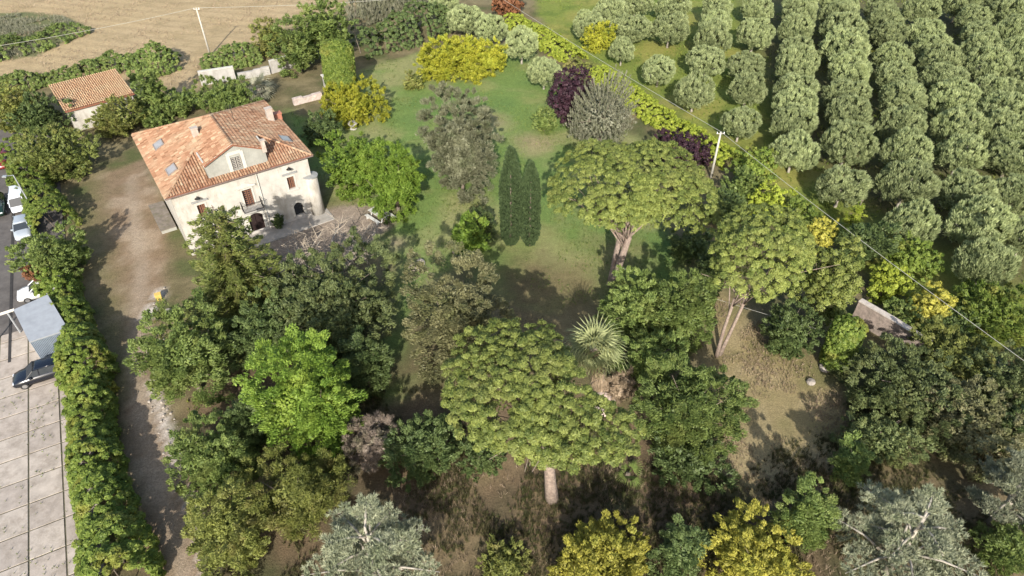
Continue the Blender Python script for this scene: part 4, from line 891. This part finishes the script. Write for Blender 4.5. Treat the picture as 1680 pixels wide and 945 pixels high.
def olive(cx, cy, rp, label, lm='olive', group='olive trees standing in rows in the grove', k=0):
    p = G(cx, cy, 2.9); Rr = rp*depth(p)/F; s = Rr/3.22*random.uniform(.88, 1.08)
    return plant('olive_tree', label, 'olive tree', OLV[k % 6], p, lm, PALEBARK, group, rz=random.random()*6.28, sc=(s*random.uniform(.95, 1.05), s*random.uniform(.95, 1.05), random.uniform(.85, 1.1)*(.55+.45*s)))
random.seed(12); k = 0
for i, row in enumerate(ROWS):
    row = sorted(row, key=lambda t: -t[1])
    for j, (cx, cy, rp) in enumerate(row):
        olive(cx, cy, rp, 'silvery olive tree, %s from the near end of the %s grove row' % (ORD[j], RN[i]), k=k); k += 1
olive(966, 40, 27, 'round grey green olive tree behind the small yellow shrub', 'grayolive', k=1); olive(1038, 46, 29, 'olive tree with silvery top behind the small dark olive', k=2)
olive(1021, 78, 22, 'small dark grey olive tree right of the round yellow shrub', 'grayolive', k=3); olive(1003, 20, 26, 'dull olive tree at the top behind the round grey one', 'grayolive', k=4); olive(1043, 4, 28, 'olive tree at the top edge left of the first full row', k=5)

# ------------------------------------------------------------------ the three umbrella pines
def pine_at(label, base, cen, zc, outline, Rz, seed, **kw):
    p = G(*base); c = G(*cen, zc); rim = rim_of(outline, c, zc-.2)
    return plant('stone_pine', label, 'pine tree', umbrella_pine(float(rim[1].mean()), Rz, zc, seed, off=(c[0]-p[0], c[1]-p[1]), rim=rim, **kw), p, 'pine', PINEBARK, 'umbrella pines')
pine_at('large umbrella pine in the foreground with a dense yellow green dome', (905, 817), (880, 655), 10.3, [(735,600),(762,560),(800,535),(850,528),(905,548),(935,585),(955,625),(975,665),(1030,685),(1052,712),(1040,755),(1000,775),(960,768),(900,758),(850,745),(790,735),(745,700),(730,650)], 1.9, 5, nc=900, per=105, stems=1, r0=.42, puff=.40)
pine_at('umbrella pine on the lawn with two pale stems showing under its dome', (1003, 467), (1045, 322), 9.6, [(905,290),(930,258),(980,245),(1030,242),(1080,242),(1130,262),(1165,300),(1178,345),(1165,378),(1130,375),(1090,362),(1040,372),(985,372),(935,350),(905,325)], 3.2, 8, nc=980, per=95, stems=2, r0=.36, bare=24, puff=.43)
pine_at('slender leaning umbrella pine at right with a forked bare trunk', (1178, 583), (1245, 420), 10.6, [(1168,420),(1180,380),(1210,352),(1255,345),(1300,365),(1325,400),(1325,440),(1305,475),(1265,490),(1220,482),(1180,465)], 3.4, 4, nc=520, per=95, stems=2, r0=.16, bare=10, fork=.5, puff=.38)

# ------------------------------------------------------------------ garden trees and shrubs
def tree(name, label, cat, cx, cy, rx, ry, trunk, lm, seed, kind='broad', group=None, **kw):
    p, R, Rz, zc = solve(cx, cy, rx, ry, trunk)
    big = R*(R+Rz)
    if kind == 'broad':
        dp = depth(p); kw.pop('ln', 0); kw.pop('wd', 0); kw.pop('per', 0)
        if 'mode' not in kw and lm in ('mid', 'dark', 'darkolive', 'rust', 'bright', 'brown'): kw.update(mode='spray', up=.30)
        ln = dp*.0034 + .025; wd = ln*{'broad': .55, 'spray': .52, 'spike': .34}[kw.get('mode', 'broad')]
        if lm in ('twig', 'dry'): ln *= 1.4; wd = ln*.12
        kw['nc'] = min(kw.get('nc', 400), int(min(300, max(45, 120*(R/3)**1.1))))
        me = broad_tree(R, Rz, zc, seed, ln=ln, wd=wd, **kw)
    elif kind == 'whip': me = whip_bush(R, Rz, zc, seed, **kw)
    return plant(name, label, cat, me, p, lm, group=group, rz=0)
def btree(*a, **k): return tree('broadleaf_tree', *a[:1], 'tree', *a[1:], **k)
def shrub(*a, **k): k.setdefault('ln', .24); return tree('shrub', *a[:1], 'shrub', *a[1:], **k)
# by the villa and lane
def conetree(name, label, bx, by, tx, ty, rx, z0, lm, seed, **kw):
    bx = tx + (by-ty)*(840-tx)/(1760-ty); p = G(bx, by); a = math.atan((ty-472.5)/F)+PITCH; h = H - p[1]*math.tan(a); R = rx*depth(p+np.array([0, 0, h*.4]))/F
    return plant(name, label, 'tree', cone_tree(R, h-z0, z0, seed, **kw), p, lm, rz=0)
conetree('conifer', 'tall feathery conifer standing in front of the villa facade', 372, 520, 345, 330, 100, .4, 'conifer', 31, tiers=19, per=34, ln=.30, wd=.14, br=14, wob=.5, prof=.55, up=.1)
btree('bright green maple like tree right of the lower dirt lane', 505, 664, 90, 102, .8, 'bright', 32, nc=230, per=90, ln=.27)
btree('dark green broadleaf tree beside the lane below the feathery conifer', 305, 590, 74, 76, .8, 'mid', 33, nc=190)
btree('wide dark olive green tree below the bare branches', 540, 505, 112, 92, 1.0, 'darkolive', 34, nc=280, per=90, ln=.25)
btree('dark tree between the feathery conifer and the bright maple like tree', 440, 545, 72, 62, .8, 'dark', 35, nc=170)
btree('mid green rounded tree at the lower lane edge', 345, 750, 62, 60, .4, 'mid', 36, nc=150)
btree('yellowish green tree below the bright maple like tree', 498, 812, 72, 74, .5, 'rust', 37, nc=190, mode='spike', wd=.1, ln=.3)
btree('dull yellow brown tree at the bottom beside the lane', 380, 880, 66, 70, .4, 'rust', 38, nc=180)
shrub('low dark shrub between lane tree and bright maple like tree', 410, 690, 40, 44, .2, 'dark', 39)
shrub('low dark green shrub behind the silver cedar', 690, 735, 62, 58, .2, 'dark', 40, nc=150)
tree('twiggy_shrub', 'pinkish grey twiggy shrub right of the yellowish green tree', 'shrub', 612, 728, 42, 44, .3, 'twig', 41, nc=110, mode='spike', wd=.035, ln=.42)
shrub('low dark green shrub under the bright maple like tree, right side', 600, 600, 38, 50, .2, 'dark', 42)
btree('brown olive leaved magnolia between path and foreground pine', 757, 530, 74, 98, .8, 'brown', 43, nc=240, per=70, ln=.32, wd=.15)
shrub('small low yellow green bush on the lawn left of the twin cypresses', 771, 392, 26, 34, .1, 'bright', 44, nc=60)
shrub('dark little shrub behind the yellow green lawn bush', 790, 372, 22, 26, .1, 'dark', 45, nc=50)
# trees beside the villa
btree('bright green leafy tree on the lawn right of the villa', 648, 300, 52, 56, .6, 'bright', 46, nc=200, ln=.30, mode='spike', wd=.15)
btree('fresh green tree next to the villa wall', 582, 272, 52, 50, .6, 'bright', 47, nc=190, ln=.30)
shrub('dark shrub in the shade of the villa side', 530, 215, 30, 26, .2, 'dark', 48, nc=60)
tree('dry_conifer', 'grey brown conifer standing alone in the middle of the lawn', 'tree', 756, 250, 57, 84, .3, 'dryconifer', 49, nc=260, mode='spike', up=.5, jit=.5, cov=2.4, fillf=.45)
tree('whip_tree', 'grey green feathery tree in front of the purple shrub', 'tree', 988, 190, 68, 62, .5, 'spiny', 50, 'whip', n=420)
shrub('dark purple leaved shrub left of the grey feathery tree', 938, 160, 36, 40, .2, 'purple', 51, nc=130, per=120, rough=.4, fillf=.5)
shrub('dark purple leaved shrub beside the right hand utility pole', 1113, 251, 50, 33, .2, 'purple', 52, nc=170, per=120, rough=.4, fillf=.5)
shrub('small green bush left of the grey feathery tree', 893, 200, 18, 18, .1, 'mid', 53, nc=40)
for lab, px, by, ty, rr, sd in (('taller left column of the twin cypresses', 837, 402, 246, .98, 54), ('shorter right column of the twin cypresses', 868, 402, 270, .90, 55)):
    p = G(px+1, by); h = H - p[1]*math.tan(math.atan((ty-472.5)/F)+PITCH); plant('cypress', lab + ' on the lawn', 'cypress', column(rr, h, sd, 90, .20, .075), p, 'cypress', group='twin cypresses')
p = G(566, 166); h = H - p[1]*math.tan(math.atan((70-472.5)/F)+PITCH)
plant('vine_column', 'tall bright green ivy covered column by the white gate pillar', 'vine', column(2.0, h, 56, 90, .34, .2, 'broad', .2, .9), p, 'laurel', names=('foliage', 'stem'))
for lab, cx, cy, rx, ry, sd, lm in (('yellow shrub with leafy shoots right of the villa', 577, 172, 54, 33, 57, 'yellow'), ('widest yellow shrub of the lawn group, at its left', 722, 101, 40, 33, 58, 'yellow'), ('yellow shrub in the middle of the lawn group', 765, 92, 30, 26, 59, 'yellow'),
     ('yellow shrub at the right end of the lawn group', 806, 97, 28, 26, 60, 'yellow'), ('small low bright yellow shrub in front of the lawn group', 776, 121, 20, 14, 61, 'yellow'), ('small round bright yellow shrub among the olive trees', 983, 64, 22, 21, 62, 'yellow')):
    shrub(lab, cx, cy, rx, ry, .1, lm, sd, group='yellow shrubs', mode='spike', wd=.16, ln=.36, nc=int(rx*3))
shrub('small olive green bush left of the yellow group on the lawn', 677, 136, 14, 13, .1, 'rust', 63, nc=35)
for lab, cx, cy, rx, ry, sd in (('grey green shrub behind the yellow group, topmost', 765, 32, 36, 34, 64), ('grey green shrub between the yellow group and reddish tree', 806, 46, 32, 32, 65), ('grey green shrub right of the yellow group', 856, 76, 30, 26, 66), ('grey green shrub above the purple shrub', 893, 116, 30, 26, 67), ('grey green shrub at the top by the cable', 728, 12, 26, 20, 68)):
    olive(cx, cy, rx*.95, lab, 'grayolive', 'grey green shrubs along the lawn edge', sd)
btree('reddish brown tree at the top edge by the cable', 832, 4, 26, 22, .5, 'redleaf', 69, nc=80)
btree('mid green tree behind the ivy covered column', 531, 52, 42, 44, 1.0, 'mid', 70, nc=150)
btree('green tree left of the ivy covered column', 486, 78, 34, 40, .8, 'mid', 71, nc=120)
btree('small light green tree at the field edge', 440, 64, 24, 26, .3, 'rust', 72, nc=70)
# outbuilding trees
btree('dark green tree in front of the outbuilding left end', 66, 194, 42, 32, .2, 'dark', 73, nc=150)
btree('dark brownish tree at the left edge beside the outbuilding', 26, 182, 40, 36, .2, 'rust', 74, nc=140)
btree('loose yellow green tree with pinkish twigs above the parked cars', 86, 258, 62, 44, .1, 'conifer', 75, nc=190, mode='spray')
btree('light green tree between the outbuilding and the villa roof', 192, 194, 40, 32, .1, 'rust', 76, nc=140)
btree('slim green tree right of the outbuilding', 250, 158, 22, 36, .3, 'mid', 77, nc=80)
shrub('grassy light green shrub behind the villa roof', 290, 172, 36, 20, .1, 'mid', 78, nc=80)
shrub('leafy green shrub behind the villa left roof edge', 255, 192, 28, 18, .1, 'mid', 79, nc=70)
shrub('grassy shrub below the white wall', 370, 158, 46, 22, .1, 'mid', 80, nc=110, mode='spike', wd=.08, ln=.45)
btree('dark green tree with a reddish patch over the parked cars', 84, 424, 66, 50, .8, 'mid', 81, nc=190)
shrub('small red brown bush against the tree over the parked cars', 62, 446, 22, 16, 1.6, 'redleaf', 82, nc=35)
shrub('yellow flowering weed clump in the middle of the lane hedge', 176, 637, 13, 10, .2, 'gold', 83, nc=30)
shrub('small round dark bush against the villa facade', 457, 363, 10, 11, .1, 'dark', 84, nc=35)
# around the palm
btree('dark glossy broadleaf tree behind the fan palm', 1050, 505, 62, 58, .6, 'mid', 85, nc=180)
btree('rounded dull green tree right of the glossy broadleaf', 1122, 520, 44, 62, .5, 'mid', 86, nc=150, ln=.2)
btree('large rounded green tree between foreground pine and dry grass', 1128, 672, 86, 82, .5, 'mid', 87, nc=240)
shrub('dark shrub at the foot of the large rounded green tree', 1130, 745, 66, 44, .1, 'dark', 88, nc=130)
btree('deep green tree below the fan palm', 1062, 590, 50, 46, .4, 'mid', 89, nc=130)
shrub('dark green bush left of the slender pine trunk', 1135, 405, 38, 34, .3, 'dark', 90, nc=100)
shrub('dark fir like shrub under the slender pine', 1165, 455, 24, 40, .3, 'dark', 91, nc=80)
shrub('pale dry shrub beside the stone well', 1018, 636, 22, 24, .2, 'dry', 92, nc=60, mode='spike', wd=.04, ln=.45)
# right side between wall and grove
btree('yellow green rounded tree right of the slender pine', 1358, 462, 55, 60, 2.0, 'pine', 93, nc=210)
btree('golden orange small tree above the yellow green rounded tree', 1341, 384, 27, 25, .8, 'gold', 94, nc=90)
p = G(1366, 600); h = H - p[1]*math.tan(math.atan((530-472.5)/F)+PITCH); plant('vine_column', 'bright green climber column at the edge of the dry grass', 'vine', column(1.15, h, 95, 80, .26, .16, 'broad', .2, .9), p, 'laurel', names=('foliage', 'stem'))
shrub('dark green shrub left of the bright climber column', 1293, 548, 44, 44, .2, 'dark', 96, nc=130)
for lab, cx, cy, rx, ry, lm, sd in (('green shrub below the right utility pole', 1217, 308, 30, 28, 'mid', 97), ('leafy green shrub right of the utility pole base', 1240, 275, 34, 28, 'laurel', 98), ('dark grey green shrub above the slender pine', 1190, 345, 30, 28, 'dark', 99),
      ('yellow green shrub behind the slender pine crown', 1262, 335, 36, 30, 'ygreen', 100), ('mixed green shrub right of the slender pine crown', 1310, 355, 30, 28, 'laurel', 101), ('dark bluish shrub at the near end of the olive rows', 1412, 402, 42, 42, 'dark', 102),
      ('yellow green shrub below the dark bluish one', 1455, 466, 32, 30, 'ygreen', 103), ('yellow topped shrub under the long cable', 1520, 508, 30, 34, 'gold', 104), ('green shrub behind the stone boundary wall', 1478, 520, 36, 30, 'mid', 105), ('deep green shrub between wall and bright bamboo like tree', 1560, 540, 34, 30, 'dark', 106), ('tall grassy shrub at the near end of the olive rows', 1500, 425, 36, 34, 'laurel', 107)):
    shrub(lab, cx, cy, rx, ry, .2, lm, sd, nc=int(rx*3))
conetree('young_fir', 'small bright yellow green fir at the near end of the olives', 1423, 392, 1416, 326, 22, .1, 'ygreen', 108, tiers=9, per=34, br=7)
btree('bright green feathery tree below the last olives at right', 1635, 515, 78, 54, .5, 'laurel', 109, nc=210, mode='spray', up=.35, wd=.13, ln=.4)
# brush at the lower right
for lab, cx, cy, rx, ry, lm, sd in (('brown green bushy tree left of the lower right thicket', 1485, 640, 92, 78, 'darkolive', 110), ('olive brown bushy tree in the middle of the right thicket', 1590, 690, 92, 74, 'brown', 111), ('dark olive bushy tree at the right edge below the long cable', 1650, 630, 70, 62, 'darkolive', 112), ('dull green bushy tree at the thicket top', 1570, 595, 74, 46, 'rust', 113),
      ('dull bushy shrub below the thicket left end', 1450, 715, 62, 48, 'darkolive', 114), ('dark bushy shrub at the right edge above the silver cedars', 1665, 700, 50, 46, 'dark', 115)):
    btree(lab, cx, cy, rx, ry, .5, lm, sd, nc=int(rx*2.6), ln=.22)
for lab, cx, cy, rx, ry, lm, sd in (('thin green shrub left of the branching silver cedar', 1322, 850, 36, 50, 'mid', 116), ('dark shrub between the yellow bushes at the bottom', 1115, 905, 38, 42, 'dark', 117), ('green shrub in the bottom right corner', 1650, 900, 40, 40, 'mid', 118), ('tall weedy shrub on the shaded ground at lower right', 1395, 760, 24, 34, 'mid', 119),
      ('small dark shrub in the shade left of the foreground pine trunk', 790, 745, 40, 34, 'dark', 120), ('dull shrub at the bottom below the shaded clearing', 830, 925, 40, 30, 'rust', 121)):
    shrub(lab, cx, cy, rx, ry, .1, lm, sd, nc=int(rx*2.6))
for lab, cx, cy, rx, ry, sd in (('golden yellow bush at the bottom edge, left one of two', 985, 922, 96, 52, 122), ('golden yellow bush at the bottom edge, right one of two', 1238, 915, 92, 58, 123)):
    tree('golden_bush', lab, 'shrub', cx, cy, rx, ry, .2, 'gold', sd, nc=190, mode='spray', up=.4, ln=.26, wd=.12)
# silver cedars
def cedar_at(label, cx, cy, rx, h, seed, **kw):
    p = G(cx, cy, h*.6); R = rx*depth(p)/F; return plant('silver_cedar', label, 'cedar', cedar(R, h-.8, .8, seed, **kw), p, 'silver', PALEBARK, 'silver cedars')
cedar_at('broad silvery blue cedar at the bottom beside the yellowish tree', 608, 905, 118, 8.5, 130, nb=20)
cedar_at('silvery cedar with pale forked limbs at the lower right', 1495, 880, 128, 8.0, 131, nb=18)
cedar_at('silvery cedar cut by the right edge of the photo', 1675, 800, 70, 7.5, 132, nb=16)

# bare trees in front of the villa
for lab, px, py, hh, R, sd in (('pale bare branched tree on the soil in front of the villa', 556, 462, 5.0, 4.2, 140), ('smaller bare tree right of the big bare one', 590, 425, 3.4, 2.4, 141), ('bare tree left of the big bare one, in front of the arched door', 500, 452, 4.2, 3.6, 142)):
    plant('bare_tree', lab, 'tree', bare_tree(hh, R, sd, 11), G(px, py), plain('bare_twig', (.34,.28,.21), .9, .2, 5, bump=0), PALEBARK, 'bare trees', names=('twigs', 'trunk'))

# ------------------------------------------------------------------ palms: trunk, skirt of dead fronds, each living frond a part
def frond_mesh(nb=17, pet=.9, fan=1.15, seed=1):
    rng = np.random.default_rng(seed); V = []; T = []
    def kite(a, d, l, w, nrm, t):
        s = norm(np.cross(nrm, d)); V.extend([a, a+d*l*.45+s*w, a+d*l, a+d*l*.45-s*w]); T.append(t)
    kite(np.array([0, 0, 0.]), norm(np.array([1, 0, .10])), pet*1.15, .03, np.array([0, 0, 1.]), .4)
    hub = np.array([pet, 0, .09])
    for i in range(nb):
        a = math.radians(-88+176*i/(nb-1)); l = fan*(1-.25*abs(math.sin(a))**2)*(.9+.2*rng.random()); d = norm(np.array([math.cos(a), math.sin(a), .12*math.cos(a)-.05]))
        kite(hub, d, l*.75, .065, np.array([-.1, 0, 1]), rng.random()*.6+.3); tip = hub + d*l*.6; d2 = norm(d + np.array([0, 0, -1.1])); kite(tip, d2, l*.55, .028, np.array([0, 0, 1.]), rng.random()*.5+.5)
    return mesh_np('frond', np.array(V), np.arange(len(V)).reshape(-1, 4), T)
FR_M = [frond_mesh(14, .8, 1.35, s) for s in (1, 2, 3)]
def palm(label, px, py, h, nf, sc, skirt=True, lean=(0, 0), lm='palm'):
    r = empty('fan_palm', G(px, py), 0, label, 'palm'); m = MB(); top = (lean[0], lean[1], h)
    pts = [(0, 0, -.2), (lean[0]*.3, lean[1]*.3, h*.5), top]; m.tube(pts, [.36*sc, .28*sc, .24*sc], 12).build('trunk', PINEBARK, r, True); rng = np.random.default_rng(int(px)); fm = [m_.copy() for m_ in FR_M]
    for i in range(nf):
        o = link('frond', fm[i % 3], LM[lm], r); el = math.radians(76 - 130*((i+.5)/nf)**.8) + rng.normal()*.08; o.location = top; o.rotation_euler = (rng.normal()*.35, -el, i*2.39996+rng.normal()*.15); s = sc*(.8+.4*rng.random()); o.scale = (s, s, s)
    if skirt:
        k = 420; d = rdir(rng, k); d[:, 2] = 0; d = norm(d); f = .12+.80*rng.random(k); P = d*.34*sc + np.stack([lean[0]*f, lean[1]*f, h*f], 1)
        A = leaves(P, norm(d*.9+np.array([0, 0, -1.6])), .26, 8, .75*sc, .07, rng, 'spike', -1.0, .25); link('dead_fronds', cloud_mesh('dead_fronds', [A]), LM['dry'], r)
    return r
palm('grey green fan palm with a skirt of dead fronds beside the foreground pine', 990, 645, 5.4, 44, 1.28, True, (-1.3, .1))
palm('low fan palm in the shade under the foreground pine', 1030, 780, .3, 9, .7, False, lm='mid')
palm('brownish palm behind the far corner of the villa', 428, 160, 1.4, 20, 1.4, False, lm='spiny')

# ------------------------------------------------------------------ hedges
def hedge(name, label, px, hw, h, lm, seed, **kw):
    pts = [G(*q) for q in px]; me = hedge_mesh(pts, hw, h, seed, **kw); r = empty(name, (0, 0, 0), 0, label, 'hedge')
    link('foliage', me[0], LM[lm], r); tag(link('stems', me[1], BARK, r), kind='stuff'); return r
hedge('hedge', 'long bright laurel hedge between the concrete yard and the dirt lane', [(104,485),(130,545),(146,600),(155,650),(158,700),(164,760),(174,815),(190,870),(203,920),(214,985)], 1.5, 2.9, 'laurel', 150, ln=.25, wd=.13, per=70, step=.42, rough=.38)
hedge('hedge', 'narrow bright hedge behind the parked cars up to the lamp post', [(38,262),(52,300),(78,345),(100,385)], 1.6, 2.4, 'laurel', 151, per=40)
hedge('hedge', 'low green hedge at the field edge behind the outbuilding', [(-20,152),(60,140),(140,126),(196,112)], 1.7, 1.8, 'mid', 152, ln=.32, wd=.2, per=30)
hedge('hedge', 'green hedge at the field edge right of the outbuilding', [(203,126),(250,114),(298,108)], 2.3, 2.4, 'mid', 153, ln=.32, wd=.2, per=34)
hedge('hedge', 'green hedge behind the white wall, left of the small field tree', [(332,112),(372,106),(430,97)], 1.9, 2.0, 'mid', 154, ln=.32, wd=.2, per=32)
hedge('hedge', 'tall dark green hedge at the far side of the lawn', [(590,88),(630,80),(680,66),(728,46)], 3.3, 5.0, 'dark', 155, ln=.36, wd=.24, per=46, step=.75)
hedge('reeds', 'grey green reeds behind the tall dark hedge', [(585,40),(620,30),(660,20),(700,6)], 2.0, 3.6, 'spiny', 156, ln=.6, wd=.09, mode='spike', up=1.2, per=30)
hedge('hedge', 'yellow green hedge along the cable, far stretch', [(838,38),(880,62),(915,86),(948,104)], 1.7, 1.5, 'ygreen', 157, ln=.30, wd=.17, per=44, rough=.2)
hedge('hedge', 'yellow green hedge along the cable behind the grey feathery tree', [(980,124),(1020,152),(1060,186),(1100,212),(1150,240),(1200,272)], 1.6, 1.6, 'ygreen', 158, ln=.30, wd=.17, per=44, rough=.2)
hedge('hedge', 'dull yellow hedge end between the two bright hedge stretches', [(935,108),(960,118),(985,128)], 1.6, 1.2, 'rust', 159, per=26)
hedge('weed_bank', 'weedy green mound in the straw field at the top left', [(-40,86),(30,84),(80,70),(125,48)], 3.4, 1.1, 'mid', 160, ln=.34, wd=.14, per=30, step=.6)

# ------------------------------------------------------------------ ground cover: weeds, grass and stones nobody could count
def tufts(name, P, n, size, lm, seed, per=5, ln=.3, wd=.05, up=1.0):
    rng = np.random.default_rng(seed); lo = P.min(0); hi = P.max(0); q = lo + rng.random((n*4, 2))*(hi-lo)
    dens = fbm(q[:, 0], q[:, 1], 4.0, seed, 3); ok = (sdf(q[:, 0], q[:, 1], P) > 0) & (dens > .42+.16*rng.random(len(q))); q = q[ok][:n]
    A = leaves(np.concatenate([q, np.full((len(q), 1), .08)], 1), np.tile([0, 0, 1.], (len(q), 1)), size, per, ln, wd, rng, 'spike', up, .8, .5)
    return tag(link(name, cloud_mesh(name, [A]), LM[lm]), kind='stuff')
tufts('weeds', poly((330,990),(320,800),(430,640),(640,640),(820,640),(1050,760),(1200,790),(1420,640),(1700,560),(1700,990)), 11000, .28, 'weed', 170, 9, .42, .05)
tufts('dry_weeds', poly((700,990),(640,800),(840,720),(1100,760),(1250,780),(1450,700),(1450,990)), 1500, .3, 'dry', 171, 6, .5, .035)
tufts('dry_grass_tufts', DRY, 3200, .18, 'dry', 172, 4, .24, .035)
tufts('lawn_grass', LAWN, 7000, .2, 'mid', 173, 4, .2, .045)
tufts('grove_grass', GROVE, 9000, .3, 'laurel', 174, 4, .32, .07)
tufts('lane_edge_weeds', poly((255,500),(240,600),(268,720),(330,900),(400,990),(440,990),(330,700),(300,560),(300,480)), 1500, .25, 'rust', 175, 6, .3, .05)
tufts('slab_joint_weeds', poly((0,640),(150,640),(215,990),(0,990)), 240, .07, 'mid', 176, 4, .16, .04)
rng = np.random.default_rng(177); lane = poly((250,480),(268,470),(262,540),(262,620),(288,720),(322,820),(350,945),(338,960),(300,820),(266,720),(244,620),(236,540)); lo = lane.min(0); hi = lane.max(0)
q = lo + rng.random((9000, 2))*(hi-lo); q = q[sdf(q[:, 0], q[:, 1], lane) > -.4][:260]; m = MB()
for x, y in q:
    s = .03 + .12*rng.random()**4; m.add([(x+s*c*(.7+.6*rng.random()), y+s*d*(.7+.6*rng.random()), z) for c, d, z in ((-1,-1,-.02),(1,-1,-.02),(1,1,-.02),(-1,1,-.02),(-.6,-.6,s*.8),(.6,-.6,s),(.6,.6,s*.9),(-.6,.6,s*.7))], [(4,5,6,7),(0,1,5,4),(1,2,6,5),(2,3,7,6),(3,0,4,7)])
tag(m.build('lane_stones', LIME), kind='stuff')
tufts('straw_stubble', STRAW, 6000, .35, 'dry', 179, 4, .34, .05)
tufts('mound_weeds', poly((-60,25),(60,22),(105,28),(130,42),(100,72),(60,90),(-60,100)), 2600, .35, 'spiny', 178, 6, .45, .08)

#print('unique triangles', sum(sum(len(p.vertices)-2 for p in m.polygons) if len(m.polygons) < 3000 else len(m.polygons)*2 for m in bpy.data.meshes if m.users))
